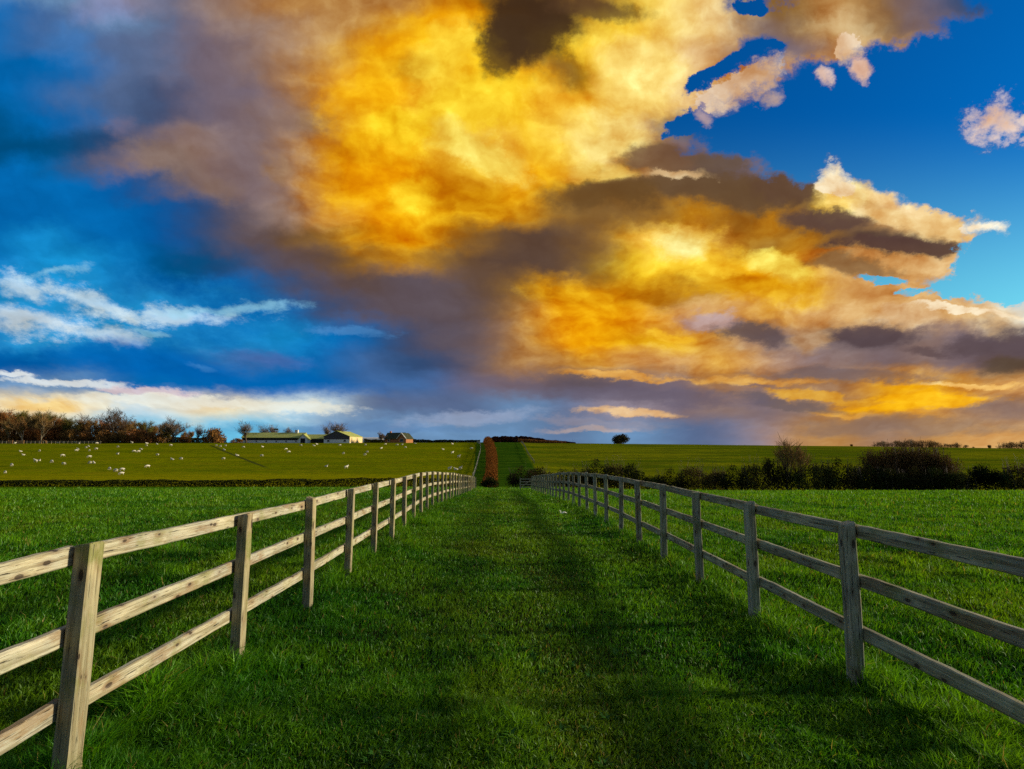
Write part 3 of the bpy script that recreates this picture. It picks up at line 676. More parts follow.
def shrub_proto(seed, W, H, n, size, mat, D=None, lobes=9, stems=7, bark=None, spikes=0):
    """ragged bush: faces through the volume of several lobes, stems inside"""
    r = np.random.default_rng(seed); D = D or W*.8
    C = []; S = []
    for i in range(lobes):
        t = r.random(); x = r.uniform(-.36, .36)*W; zc = H*r.uniform(.28, .74)*(1-.5*(x/W*2)**2); C.append((x, r.uniform(-.3, .3)*D, zc)); S.append((W*r.uniform(.14, .24), D*r.uniform(.18, .30), H*r.uniform(.17, .27)))
    for i in range(4): C.append(((i-1.5)/4*W*.95, r.uniform(-.15, .15)*D, H*.2)); S.append((W*.2, D*.3, H*.24))
    C = np.array(C); S = np.array(S); idx = r.integers(0, len(C), n)
    d = r.normal(size=(n, 3)); d /= np.linalg.norm(d, axis=1)[:, None]
    q = d*(r.random(n)**.42)[:, None]*(1+.25*(r.random(n)**3))[:, None]
    P = C[idx]+q*S[idx]; P[:, 2] = np.maximum(P[:, 2], .02)
    crown = faces_cloud('crown', P, size, mat, .3, .55, seed)
    R = random.Random(seed); mb = MB()
    for i in range(stems):
        x = R.uniform(-.3, .3)*W; y = R.uniform(-.2, .2)*D; pts = []; 
        for k in range(5): pts.append(Vector((x*(1+.12*k)+R.gauss(0, .06)*H/3, y+R.gauss(0, .05), -.1+H*(.9+.0*spikes)*k/4)))
        mb.tube(pts, [H*.018*(1-.18*k) for k in range(5)], 4, False)
    for i in range(spikes):
        x = R.uniform(-.42, .42)*W; pts = [Vector((x, 0, H*.5)), Vector((x+R.gauss(0, .1), R.gauss(0, .1), H*.9)), Vector((x+R.gauss(0, .2), R.gauss(0, .2), H*R.uniform(1.05, 1.25)))]
        mb.tube(pts, [H*.0035, H*.0028, H*.0018], 3, False)
    return crown, mb.mesh('stems', bark or BARK, True)
def make_shrub(name, crown, stems):
    root = empty(name, (0, 0, 0)); part('crown', crown, root); part('stems', stems, root); return root
def place(proto, first, loc, rz, s, label, cat, group, name=None):
    o = proto if first else copy_tree(proto)
    o.location = loc; o.rotation_euler = (0, 0, rz); o.scale = s if isinstance(s, tuple) else (s, s, s)
    tag(o, label, cat, group); return o
USED = {}
def put(key, proto, loc, rz, s, label, cat, group=None):
    f = key not in USED; USED[key] = 1
    return place(proto, f, loc, rz, s, label, cat, group)
def height_for(px_top, loc):
    """height in metres so that the top reaches the given picture row from this spot"""
    d = direction(px_top[0], px_top[1]); d = d/d.y
    return EYE+d.z*loc[1]-loc[2]

# left wood on the skyline ------------------------------------------------
brush = [make_tree('bare_tree', *tree_proto(100+i, 10, .75, 3.6, 3600, 1.1, [TWIG, TWIG, HALF_GREEN, TWIG_RED, TWIG, HALF_GREEN][i], BARK, 3, up=.9)) for i in range(6)]
oak = make_tree('bare_oak', *tree_proto(133, 14, 1.1, 6.8, 3200, .9, leaf_mat('dark_oak_twigs', ((.10, .065, .04), (.09, .06, .04)), .1), BARK, 3, up=.5))
round_tree = make_tree('bare_tree', *tree_proto(145, 10, 1.0, 3.2, 3200, 1.0, TWIG_GREY, BARK, 3, up=.8))
thin = [make_tree('bare_tree', *tree_proto(150+i, 9, .7, 3.0, 900, 1.1, TWIG_GREY, BARK, 3, up=1.1)) for i in range(3)]
hazy = [make_shrub('bare_tree', *shrub_proto(180+i, 6, 6, 1300, .16, TWIG, 5, 9, 7)) for i in range(2)]
pale = make_tree('pale_trunked_tree', *tree_proto(161, 11, .75, 5.2, 1400, 1.1, TWIG, PALE_BARK, 2, lean=.25, up=1.0))
bushy = make_shrub('bush', *shrub_proto(171, 9, 6.5, 2600, .30, TWIG_RED, 7, 10))

def far_tree(key, proto, base_h, px, top, dist, label, cat='tree', group=None, wide=1.0):
    loc = at_depth(px, dist); h = height_for((px, top), loc); s = h/base_h
    return put(key, proto, (loc[0], loc[1], loc[2]-.1), random.uniform(0, 6.28), (s*wide, s*wide, s), label, cat, group)
GW = 'leafless trees massed in the wood on the left skyline'
LB = ['brown leafless tree merged into the back of the dense left-hand wood', 'russet twiggy tree merged into the dense left-hand wood']
wood = [(-32, 408), (-18, 406), (-6, 411), (3, 409), (11, 412), (20, 410), (28, 413), (37, 411), (46, 410), (54, 416), (61, 419), (70, 417), (79, 420), (87, 418), (96, 421), (103, 419),
        (117, 418), (124, 421), (131, 419), (138, 422), (145, 420), (152, 424), (160, 423), (167, 426), (182, 431), (190, 430)]
for i, (px, top) in enumerate(wood):
    k = i % 6
    far_tree('b%d' % k, brush[k], 10, px+random.uniform(-2, 2), top, 325+random.uniform(-10, 12), LB[0] if k != 3 else LB[1], 'tree', GW, 1.0)
for i, (px, top) in enumerate([(-25, 424), (-8, 425), (4, 426), (15, 425), (27, 424), (38, 426), (50, 424), (60, 427), (72, 426), (83, 428), (94, 426), (105, 427), (121, 428), (132, 426), (142, 427), (153, 429), (164, 430), (184, 434)]):
    far_tree('bushy', bushy, 6.5, px, top, 316+random.uniform(-4, 4), 'low russet brown thicket under the leafless trees of the left wood', 'bush', 'undergrowth thickets of the left wood', .9)
far_tree('pale', pale, 11, 9, 417, 309, 'bare tree with pale sunlit trunk, the left one of a leaning pair before the wood', 'tree', 'pale trunked trees')
o = far_tree('pale', pale, 11, 22, 416, 308, 'bare tree with pale curved trunk, the right one of a leaning pair before the wood', 'tree', 'pale trunked trees'); o.rotation_euler.z = PI
far_tree('pale', pale, 11, 40, 413, 309, 'bare tree with pale trunk standing alone beside an orange hurdle', 'tree', 'pale trunked trees')
far_tree('oak', oak, 14, 111, 405, 314, 'tall bare oak standing highest above the left wood', 'tree')
far_tree('oak', oak, 14, 84, 412, 335, 'bare oak crown rising thinly out of the wood left of the tallest oak', 'tree')
far_tree('round', round_tree, 10, 173, 416, 312, 'bare grey tree with round airy crown at the right end of the wood', 'tree', wide=1.35)
far_tree('thin1', thin[1], 9, 197, 424, 312, 'small dark bare tree between the round crowned tree and the last brown bush', 'tree')
far_tree('bushy', bushy, 6.5, 215, 425, 312, 'large round brown bush closing the right end of the wood', 'bush', wide=1.0)
far_tree('bushy', bushy, 6.5, 236, 437, 312, 'low bush just left of the long white barn', 'bush', wide=1.4)
far_tree('thin0', thin[0], 9, 246, 420, 318, 'bare tree standing at the left end of the long barn', 'tree', wide=1.2)
far_tree('thin1', thin[1], 9, 264, 424, 345, 'small bare tree behind the left part of the long barn roof', 'tree', wide=1.2)
far_tree('thin2', thin[2], 9, 271, 424, 347, 'small bare tree behind the middle of the long barn roof', 'tree', wide=1.2)
far_tree('thin0', thin[0], 9, 287, 426, 345, 'small bare tree behind the right part of the long barn roof, beside the white cupola', 'tree', wide=1.2)
far_tree('thin2', thin[2], 9, 325, 424, 345, 'bare tree behind the gabled barn, left one of a pair', 'tree', wide=1.1)
far_tree('thin0', thin[0], 9, 337, 420, 317, 'taller bare tree in front of the grey gabled barn, right one of a pair', 'tree', wide=1.4)
far_tree('round', round_tree, 10, 381, 431, 318, 'small dark bare tree at the left wall of the brick farmhouse', 'tree', wide=1.1)

# wall of hurdles, distant fence ------------------------------------------
def long_fence(name, pts, gap, ph, nr, label, group=None, pw=.12, rw=.10, mat=None, cat='fence'):
    mat = mat or W_FAR
    L = [0]
    for a, b_ in zip(pts, pts[1:]): L.append(L[-1]+math.hypot(b_[0]-a[0], b_[1]-a[1]))
    n = max(2, int(L[-1]/gap)); x0, y0 = pts[0]
    root = empty(name, (x0, y0, tz(x0, y0))); tag(root, label, cat, group)
    pm = MB(); pm.box((0, 0, ph/2-.2), (pw, pw, ph+.4)); pm = pm.mesh('post', mat)
    G = []
    for i in range(n+1):
        s = L[-1]*i/n; x = float(np.interp(s, L, [p[0] for p in pts])); y = float(np.interp(s, L, [p[1] for p in pts])); G.append(Vector((x, y, tz(x, y))))
        o = part('post', pm, root); o.location = G[-1]-root.location
    for h in nr:
        mb = MB()
        for a, b_ in zip(G, G[1:]):
            d = b_-a; q = d.to_track_quat('Y', 'Z').to_matrix()
            mb.box((a+b_)/2-root.location+Vector((0, 0, h)), (.04, d.length, rw), q)
        part('rail', mb.mesh('rail', mat), root)
    return root
a = at_depth(-40, 303); b_ = at_depth(100, 303)
long_fence('wooden_fence', [a[:2], b_[:2]], 2.0, 1.3, (.45, .85, 1.2), 'pale distant wooden fence in front of the dark left wood', pw=.16, rw=.14)
HUR = flat_mat('orange_boards', (.42, .23, .08), (.30, .15, .06), 3.0)
def hurdle(px, w, h, label, arch=False):
    x, y, z = at_depth(px, 301); root = empty('wooden_hurdle', (x, y, z)); tag(root, label, 'hurdle', 'orange boarded hurdles by the distant fence')
    for s in (-1, 1):
        mb = MB(); mb.box((s*w/2, 0, h/2), (.18, .18, h+.1)); part('upright', mb.mesh('upright', HUR), root)
    mb = MB(); k = 5
    if not arch:
        for i in range(k): mb.box((0, .03, h*(i+.5)/k), (w-.2, .06, h/k*.86))
    else:
        for i in range(7):
            t0 = PI*i/7; t1 = PI*(i+1)/7
            mb.tube([Vector((-math.cos(t0)*w/2, 0, h*.55+math.sin(t0)*h*.5)), Vector((-math.cos(t1)*w/2, 0, h*.55+math.sin(t1)*h*.5))], [.17, .17], 5)
    part('boards', mb.mesh('boards', HUR), root)
hurdle(9.5, 2.2, 1.7, 'orange boarded hurdle below the left leaning pale tree')
hurdle(19.5, 3.4, 1.6, 'wide orange boarded hurdle below the right leaning pale tree')
hurdle(43, 2.2, 1.5, 'arched orange hurdle below the lone pale-trunked tree', True)

# ------------------------------------------------------------------ farm buildings
WALL_W = flat_mat('whitewashed_wall', (.80, .79, .75), (.70, .69, .65), 1.2, .8)
WALL_Y = flat_mat('sun_yellowed_wall', (.74, .55, .26), (.62, .46, .22), 1.2, .8)  # warm sunlight painted into the wall colour
ROOF_G = flat_mat('lichened_roof_sheet', (.42, .44, .11), (.30, .32, .09), 1.0, .9, stretch=(1, .4, 1))
ROOF_D = flat_mat('dark_mossy_roof', (.050, .060, .022), (.028, .032, .016), 1.2, .9)
CLAD = flat_mat('dark_grey_cladding', (.085, .080, .085), (.055, .052, .056), 1.6, .8, stretch=(4, 4, .3))
DARK = flat_mat('painted_interior_shade', (.02, .018, .016), (.012, .011, .01), 1.0)  # near-black colour standing in for shade inside the buildings
BRICK = flat_mat('orange_brick', (.42, .17, .06), (.30, .12, .045), 2.0, .9)
GLASS = flat_mat('window_glass', (.03, .035, .04), (.02, .025, .03), 1.0, .15)
TRIM = flat_mat('white_trim', (.68, .66, .60), (.55, .54, .50), 2.0)
def prism(mb, w, d, z0, z1, over=.3, th=.18):
    """a gabled roof, ridge along x, as two slabs"""
    for s in (-1, 1):
        y0 = s*(d/2+over); dz = (z1-z0)*over/(d/2)
        a = [(-w/2-over, y0, z0-dz), (w/2+over, y0, z0-dz), (w/2+over, 0, z1), (-w/2-over, 0, z1)]
        vs = [Vector(p) for p in a]+[Vector(p)+Vector((0, 0, th)) for p in a]
        if s > 0: fs = [(0, 1, 2, 3), (7, 6, 5, 4), (0, 4, 5, 1), (1, 5, 6, 2), (2, 6, 7, 3), (3, 7, 4, 0)]
        else: fs = [(3, 2, 1, 0), (4, 5, 6, 7), (1, 5, 4, 0), (2, 6, 5, 1), (3, 7, 6, 2), (0, 4, 7, 3)]
        mb.add(vs, fs)
def gable(mb, w, d, z0, z1, x, th=.2):
    a = [(x-th/2, -d/2, z0), (x-th/2, d/2, z0), (x-th/2, 0, z1)]; b2 = [(x+th/2, p[1], p[2]) for p in a]
    mb.add(a+b2, [(0, 2, 1), (3, 4, 5), (0, 1, 4, 3), (1, 2, 5, 4), (2, 0, 3, 5)])
def building(name, px, dist, rz, w, d, eave, ridge, wall_m, roof_m, label, upper=None, sink=.5):
    x, y, z = at_depth(px, dist); root = empty(name, (x, y, z), rz); tag(root, label, 'building')
    mb = MB(); mb.box((0, 0, (eave-sink)/2), (w, d, eave+sink)); part('wall', mb.mesh('wall', wall_m), root)
    mb = MB(); gable(mb, w, d, eave+.002, ridge, -w/2+.1); gable(mb, w, d, eave+.002, ridge, w/2-.1); part('gable_wall', mb.mesh('gable_wall', upper or wall_m), root)
    mb = MB(); prism(mb, w, d, eave+.01, ridge, .35); part('roof', mb.mesh('roof', roof_m), root)
    return root
def opening(root, x, y, z, w, h, mat=None, side='y', name='window'):
    mb = MB(); t = .10
    dim = (w, t, h) if side == 'y' else (t, w, h)
    mb.box((x, y, z), dim); o = part(name, mb.mesh(name, mat or GLASS), root)
    mb = MB()
    for s in (-1, 1):
        if side == 'y': mb.box((x+s*(w/2+.05), y, z), (.1, t+.06, h+.2)); mb.box((x, y, z+s*(h/2+.05)), (w-.004, t+.05, .1))
        else: mb.box((x, y+s*(w/2+.05), z), (t+.06, .1, h+.2)); mb.box((x, y, z+s*(h/2+.05)), (t+.05, w-.004, .1))
    part('frame', mb.mesh('frame', TRIM), o); return o
# long low stable range
b1 = building('barn', 275, 325, 0, 32, 9, 2.7, 5.3, WALL_W, ROOF_G, 'long low white barn with mossy green roof, leftmost of the farm buildings')
mb = MB(); mb.box((0, -4.56, 2.0), (31.4, .1, 1.35)); part('eave_shade_panel', mb.mesh('eave_shade_panel', DARK), b1)  # solid dark panel painting the shade below the roof
for i in range(6): opening(b1, -13.5+i*5.2, -4.55, .75, .7, .6, name='window')
mb = MB(); mb.box((11.2, 0, 6.0), (1.6, 1.6, 1.8)); cu = part('cupola', mb.mesh('cupola', TRIM), b1)
mb = MB(); prism(mb, 1.7, 1.7, 6.92, 7.6, .15, .06); part('cupola_roof', mb.mesh('cupola_roof', ROOF_D), cu)
# gabled porch
b2 = building('barn', 304, 320, PI/2, 5, 4.8, 2.0, 4.6, WALL_W, ROOF_G, 'small white gabled barn entrance between the long barn and the open shed')
mb = MB(); mb.box((-2.55, 0, 1.2), (.1, 2.4, 2.4)); part('doorway_shade', mb.mesh('doorway_shade', DARK), b2)  # dark panel painting the shade of the open entrance
# open fronted link shed: solid walls, the shade inside given by their dark colour
b3 = building('barn', 317, 328, 0, 11, 7, 2.2, 4.4, DARK, ROOF_G, 'open fronted shed with mossy roof between the white gable and the grey barn')
# grey gabled barn
b4 = building('barn', 343, 322, math.radians(-102), 15, 14.5, 3.2, 6.0, WALL_W, ROOF_G, 'wide barn with dark grey gable, white base and yellow sunlit end', CLAD)
mb = MB(); mb.box((7.56, 0, 2.45), (.1, 14.3, 1.5)); part('upper_cladding', mb.mesh('upper_cladding', CLAD), b4)
mb = MB(); mb.box((0, 7.3, 1.5), (14.9, .12, 3.0)); part('sun_painted_side_wall', mb.mesh('sun_painted_side_wall', WALL_Y), b4)  # sheet over the white wall, its yellow stands for the sunlight
for i in range(2): opening(b4, 7.55, -4.6+i*9.2, .95, 1.2, .9, side='x')
# brick farmhouse
b5 = building('farmhouse', 396, 322, math.radians(-18), 10, 7, 2.2, 5.2, BRICK, ROOF_D, 'small orange brick farmhouse with dark roof, rightmost of the farm buildings')
x5 = building('farmhouse_wing', 405, 318, math.radians(62), 6, 5.6, 2.2, 4.9, BRICK, ROOF_D, 'x')
for k in ('label', 'category'): del x5[k]
x5.name = 'wing'; M = b5.matrix_world; bpy.context.view_layer.update()
mw = x5.matrix_world.copy(); x5.parent = b5; x5.matrix_parent_inverse = b5.matrix_world.inverted()
mb = MB()
for s in (-1, 1):
    mb.tube([Vector((-3.4, s*3.1, 2.05)), Vector((-3.4, 0, 5.1))], [.22, .22], 4)
part('bargeboard', mb.mesh('bargeboard', TRIM), x5)
opening(x5, -3.02, 0, 1.2, 2.0, 1.4, side='x'); opening(b5, -2.5, -3.5, 1.2, 1.2, 1.1)
mb = MB(); mb.box((-3.6, .3, 5.5), (.8, .8, 1.3)); part('chimney', mb.mesh('chimney', BRICK), b5)
# white polytunnel seen beyond the hedge
x, y, z = at_depth(372, 345)
pt = MB(); n = 10
for i in range(n):
    t0 = PI*i/n; t1 = PI*(i+1)/n
    c0, s0, c1, s1 = math.cos(t0)*2.4, math.sin(t0)*2.3, math.cos(t1)*2.4, math.sin(t1)*2.3
    pt.add([(-6, -c0, 1.4+s0), (6, -c0, 1.4+s0), (6, -c1, 1.4+s1), (-6, -c1, 1.4+s1)], [(0, 1, 2, 3)])
    pt.add([(-6, 0, 1.4), (-6, -c0, 1.4+s0), (-6, -c1, 1.4+s1)], [(0, 1, 2)]); pt.add([(6, 0, 1.4), (6, -c0, 1.4+s0), (6, -c1, 1.4+s1)], [(0, 2, 1)])
pt.box((0, 0, .69), (11.99, 4.79, 1.4))
o = link('polytunnel', pt.mesh('polytunnel', TRIM)); o.location = (x, y, z-.8); tag(o, 'low white tunnel roof showing between the grey barn and the farmhouse', 'greenhouse')

# ------------------------------------------------------------------ hedges
def hedge(name, pts, w, h, n, size, mat, label, group=None, seed=1, rag=.3, stemn=60, cat='hedge', hfun=None):
    r = np.random.default_rng(seed); L = [0]
    for a, b_ in zip(pts, pts[1:]): L.append(L[-1]+math.hypot(b_[0]-a[0], b_[1]-a[1]))
    s = r.random(n)*L[-1]; X = np.interp(s, L, [p[0] for p in pts]); Y = np.interp(s, L, [p[1] for p in pts])
    tx = np.gradient(np.interp(np.linspace(0, L[-1], 200), L, [p[0] for p in pts])); ty = np.gradient(np.interp(np.linspace(0, L[-1], 200), L, [p[1] for p in pts]))
    k = np.clip((s/L[-1]*199).astype(int), 0, 199); nl = np.hypot(tx[k], ty[k]); nx_, ny_ = -ty[k]/nl, tx[k]/nl
    ww = np.interp(s, L, w) if isinstance(w, (list, tuple)) else w
    hh = np.interp(s, L, h) if isinstance(h, (list, tuple)) else h
    hh = hh*(1-rag+2*rag*fbm(s*.35, s*0+seed, seed))
    a = r.uniform(-1, 1, n); top = np.sqrt(np.clip(1-np.abs(a)**2.5, 0, 1)); zz = hh*top*(1-(r.random(n)**2.2)*.98)
    off = a*ww/2*(1+.1*r.normal(size=n))
    X = X+nx_*off; Y = Y+ny_*off; Z = terrain(X, Y)+zz
    x0, y0 = pts[0]; z0 = tz(x0, y0)
    P = np.stack([X-x0, Y-y0, Z-z0], 1)
    root = empty(name, (x0, y0, z0)); tag(root, label, cat, group)
    part('foliage', faces_cloud('foliage', P, size, mat, .3, .6, seed), root)
    R = random.Random(seed); mb = MB()
    for i in range(stemn):
        t = R.random()*L[-1]; x = float(np.interp(t, L, [p[0] for p in pts])); y = float(np.interp(t, L, [p[1] for p in pts])); z = tz(x, y); hm = float(np.mean(hh))
        b0 = Vector((x-x0, y-y0, z-z0-.1)); mb.tube([b0, b0+Vector((R.gauss(0, .1), R.gauss(0, .1), hm*.5)), b0+Vector((R.gauss(0, .2), R.gauss(0, .2), hm*.95))], [.035, .025, .01], 4, False)
    part('stems', mb.mesh('stems', BARK, True), root)
    return root
P_ = lambda px, d: at_depth(px, d)[:2]
hedge('hedge', [(-120, 96), (-60, 96), (-25, 94), (-5.2, 92)], 1.6, [.9, 1.0, 1.2, 1.3], 42000, .09, HEDGE_DK, 'low dark trimmed hedge dividing the near left pasture from the sheep field', seed=4, rag=.2, stemn=300)
hedge('hedge', [P_(489.5, 78), P_(490.5, 110), P_(491.5, 150), P_(492, 200), P_(491, 245), P_(488.5, 300), P_(487.5, 335)], [1.9, 2.3, 2.8, 3.6, 4.0, 4.4, 4.6], [2.0, 2.0, 2.1, 2.3, 2.4, 2.6, 3.0], 75000, .085, BEECH, 'copper orange beech hedge climbing the hill in the middle', seed=6, rag=.38, stemn=80)
hedge('hedge', [P_(364, 330), P_(400, 334), P_(440, 334), P_(480, 336)], 2.0, [1.9, 1.7, 1.3, 1.2], 16000, .22, HEDGE_DK, 'thin dark hedge along the skyline right of the farmhouse', seed=8, rag=.4)
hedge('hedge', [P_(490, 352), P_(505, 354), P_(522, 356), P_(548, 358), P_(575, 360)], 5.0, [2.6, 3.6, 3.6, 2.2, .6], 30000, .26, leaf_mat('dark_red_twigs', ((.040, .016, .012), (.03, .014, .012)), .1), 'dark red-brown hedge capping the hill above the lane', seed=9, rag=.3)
hedge('hedge', [P_(518, 348), P_(540, 349), P_(566, 350)], 2.0, [2.1, 1.7, 1.0], 7000, .25, TWIG_RED, 'low russet hedge in front of the dark hilltop hedge', seed=10, rag=.15)
hedge('hedge', [P_(-60, 322), P_(60, 322), P_(150, 322), P_(225, 322)], 3.0, 2.6, 26000, .3, HEDGE_BR, 'dark undergrowth hedge at the foot of the left wood', seed=12, rag=.2)

NEARB = make_shrub('hedge_end_bush', *shrub_proto(260, 2.2, 1.9, 3200, .07, HEDGE_DK, 2.0, 12, 5))
_p = at_depth(489.5, 75.5); place(NEARB, True, (_p[0], _p[1], _p[2]-.05), 0, (1, 1, .85), 'dark green bush at the near foot of the copper hedge', 'bush', None)
# right hedgerow: every bush and tree by itself
SH = [make_shrub('hedgerow_bush', *shrub_proto(200+i, 4.4, 3.0, 3600, .085, [HEDGE_DK, HEDGE_BR, HEDGE_DK, HEDGE_BR, IVY][i], 3.0, 11, 8, spikes=[0, 16, 5, 22, 3][i])) for i in range(5)]
thicket = make_shrub('thicket', *shrub_proto(220, 6.0, 4.6, 9000, .075, leaf_mat('dark_brown_twigs', ((.13, .062, .020), (.10, .060, .022)), .1), 4.0, 22, 14))
clump_tree = make_tree('bare_tree', *tree_proto(246, 6.5, .8, 1.9, 3000, .55, leaf_mat('dim_brown_twigs', ((.17, .085, .030), (.14, .085, .032)), .1), BARK, 3, up=.8))
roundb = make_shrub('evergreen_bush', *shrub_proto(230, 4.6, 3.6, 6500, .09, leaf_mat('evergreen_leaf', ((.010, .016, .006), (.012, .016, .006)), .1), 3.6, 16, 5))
htree = make_tree('bare_tree', *tree_proto(240, 6.5, .6, 2.4, 800, .7, TWIG, BARK, 3, up=1.1))
def row_dist(px): return float(np.interp(px, [510, 600, 800, 1024, 1100], [84, 82, 77, 74, 73]))
def shrub(key, proto, W, H, px, wpx, top, label, group, dd=0):
    dist = row_dist(px)+dd; loc = at_depth(px, dist); h = height_for((px, top), loc); w = wpx*dist/600
    return put(key, proto, (loc[0], loc[1], loc[2]-.05), random.choice([0, PI])+random.uniform(-.3, .3), (w/W, w/W, h/H), label, 'bush', group)
GB = 'bushes of the dark hedgerow beyond the right pasture'
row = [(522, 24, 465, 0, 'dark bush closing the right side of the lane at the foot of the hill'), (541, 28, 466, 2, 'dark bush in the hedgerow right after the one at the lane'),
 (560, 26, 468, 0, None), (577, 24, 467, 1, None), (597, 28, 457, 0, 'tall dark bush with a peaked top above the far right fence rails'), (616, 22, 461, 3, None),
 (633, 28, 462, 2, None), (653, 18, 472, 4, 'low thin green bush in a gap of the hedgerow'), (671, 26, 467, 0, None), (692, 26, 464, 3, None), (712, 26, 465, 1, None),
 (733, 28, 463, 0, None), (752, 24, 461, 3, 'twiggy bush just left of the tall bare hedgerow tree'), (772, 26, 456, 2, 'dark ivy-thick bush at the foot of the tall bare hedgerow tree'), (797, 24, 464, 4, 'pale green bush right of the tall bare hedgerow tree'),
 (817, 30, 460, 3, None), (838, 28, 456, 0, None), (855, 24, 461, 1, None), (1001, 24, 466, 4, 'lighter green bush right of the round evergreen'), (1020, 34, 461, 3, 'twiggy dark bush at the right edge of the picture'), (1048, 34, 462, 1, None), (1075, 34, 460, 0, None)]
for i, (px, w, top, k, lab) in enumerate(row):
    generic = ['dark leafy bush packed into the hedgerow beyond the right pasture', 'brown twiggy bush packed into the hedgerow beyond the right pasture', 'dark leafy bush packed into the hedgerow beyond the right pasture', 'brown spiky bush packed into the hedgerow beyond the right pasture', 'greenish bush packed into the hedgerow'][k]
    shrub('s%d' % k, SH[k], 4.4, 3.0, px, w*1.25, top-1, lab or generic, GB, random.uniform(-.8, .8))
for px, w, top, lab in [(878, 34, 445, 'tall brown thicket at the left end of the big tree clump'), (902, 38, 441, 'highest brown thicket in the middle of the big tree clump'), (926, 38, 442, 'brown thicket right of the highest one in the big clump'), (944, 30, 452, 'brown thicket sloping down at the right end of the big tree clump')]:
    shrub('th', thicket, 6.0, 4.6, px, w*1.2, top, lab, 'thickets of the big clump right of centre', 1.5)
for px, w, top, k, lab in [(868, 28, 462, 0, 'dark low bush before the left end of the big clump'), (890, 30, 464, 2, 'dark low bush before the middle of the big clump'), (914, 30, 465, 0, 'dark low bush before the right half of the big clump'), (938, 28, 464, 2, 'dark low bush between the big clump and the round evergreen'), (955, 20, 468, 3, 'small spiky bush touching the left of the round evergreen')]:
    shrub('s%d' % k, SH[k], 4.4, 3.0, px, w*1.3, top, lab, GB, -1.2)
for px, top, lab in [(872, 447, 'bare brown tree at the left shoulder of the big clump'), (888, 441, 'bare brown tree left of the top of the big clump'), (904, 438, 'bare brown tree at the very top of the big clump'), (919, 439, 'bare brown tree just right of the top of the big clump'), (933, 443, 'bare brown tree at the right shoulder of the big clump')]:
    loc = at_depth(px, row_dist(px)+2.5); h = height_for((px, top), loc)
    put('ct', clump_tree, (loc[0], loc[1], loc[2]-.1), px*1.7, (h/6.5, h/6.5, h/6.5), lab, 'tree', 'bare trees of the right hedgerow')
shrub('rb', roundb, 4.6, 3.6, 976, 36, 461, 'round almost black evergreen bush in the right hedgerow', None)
for i, (px, top, s_) in enumerate([(785, 435, 1), (797, 440, .8)]):
    dist = row_dist(px); loc = at_depth(px, dist); h = height_for((px, top), loc)
    put('ht', htree, (loc[0], loc[1], loc[2]-.1), 1.2*i, (h/6.5*.95, h/6.5*.95, h/6.5), ['tall thin bare tree rising out of the right hedgerow above the hill line', 'lower bare tree beside the tall thin one in the right hedgerow'][i], 'tree', 'bare trees of the right hedgerow')

# skyline on the right ----------------------------------------------------
dome = make_shrub('round_tree', *shrub_proto(303, 12, 6, 7000, .26, leaf_mat('dark_olive_twigs', ((.045, .040, .014), (.04, .036, .012)), .1), 9, 30, 9))
far_tree('dome', dome, 6, 620, 433, 340, 'lone dark round tree standing on the hill skyline', 'tree', wide=1.1)
far_tree('bushy', bushy, 6.5, 745, 444.5, 338, 'tiny low bush on the skyline left of the tall bare hedgerow tree', 'bush')
far_tree('bushy', bushy, 6.5, 852, 443.5, 338, 'small round bush on the skyline left of the big clump', 'bush')
far_tree('bushy', bushy, 6.5, 811, 446, 338, 'very small bush on the skyline right of the tall bare hedgerow tree', 'bush')
GS = 'bare trees lining the far right skyline'
for i, (px, top) in enumerate([(878, 442), (884, 441), (892, 442), (899, 440), (905, 441), (912, 439), (918, 441), (925, 440), (931, 440), (937, 442)]):
    far_tree('hz%d' % (i % 2), hazy[i % 2], 6, px, top-1.5, 340, 'small bare tree on the skyline behind the big clump', 'tree', GS, 1.7)
for i, (px, top) in enumerate([(945, 442), (952, 443), (958, 441), (966, 444), (974, 446)]):
    far_tree('hz%d' % (i % 2), hazy[i % 2], 6, px, top, 340, 'small bare tree on the skyline right of the big clump', 'tree', GS, 1.9)
far_tree('bushy', bushy, 6.5, 990, 444, 338, 'brown round bush on the skyline above the round evergreen', 'bush', None, .8)
for i, (px, top) in enumerate([(1004, 441), (1010, 440), (1017, 441), (1024, 439), (1036, 440), (1048, 441)]):
    far_tree('hz%d' % (i % 2), hazy[i % 2], 6, px, top, 335, 'reddish bare tree in the glow at the right end of the skyline', 'tree', GS, 1.6)

# pale wire fences on the hill --------------------------------------------
WIRE = flat_mat('pale_fence_wood', (.40, .38, .28), (.30, .28, .21), 4.0)
long_fence('hill_fence', [(-7.0, 146), (-7.6, 185), (-8.4, 225), (-8.8, 250), (-10.2, 285), (-14, 335)], 3.5, 1.15, (.5, 1.05), 'thin pale fence running uphill between the sheep field and the copper hedge', 'pale fences on the hill', .13, .13, WIRE)
long_fence('hill_fence', [(10.2, 190), (10.0, 225), (10.2, 285), (10.6, 335)], 3.5, 1.0, (.9,), 'thin pale fence running uphill on the right of the lane', 'pale fences on the hill', .10, .10, W_FAR)
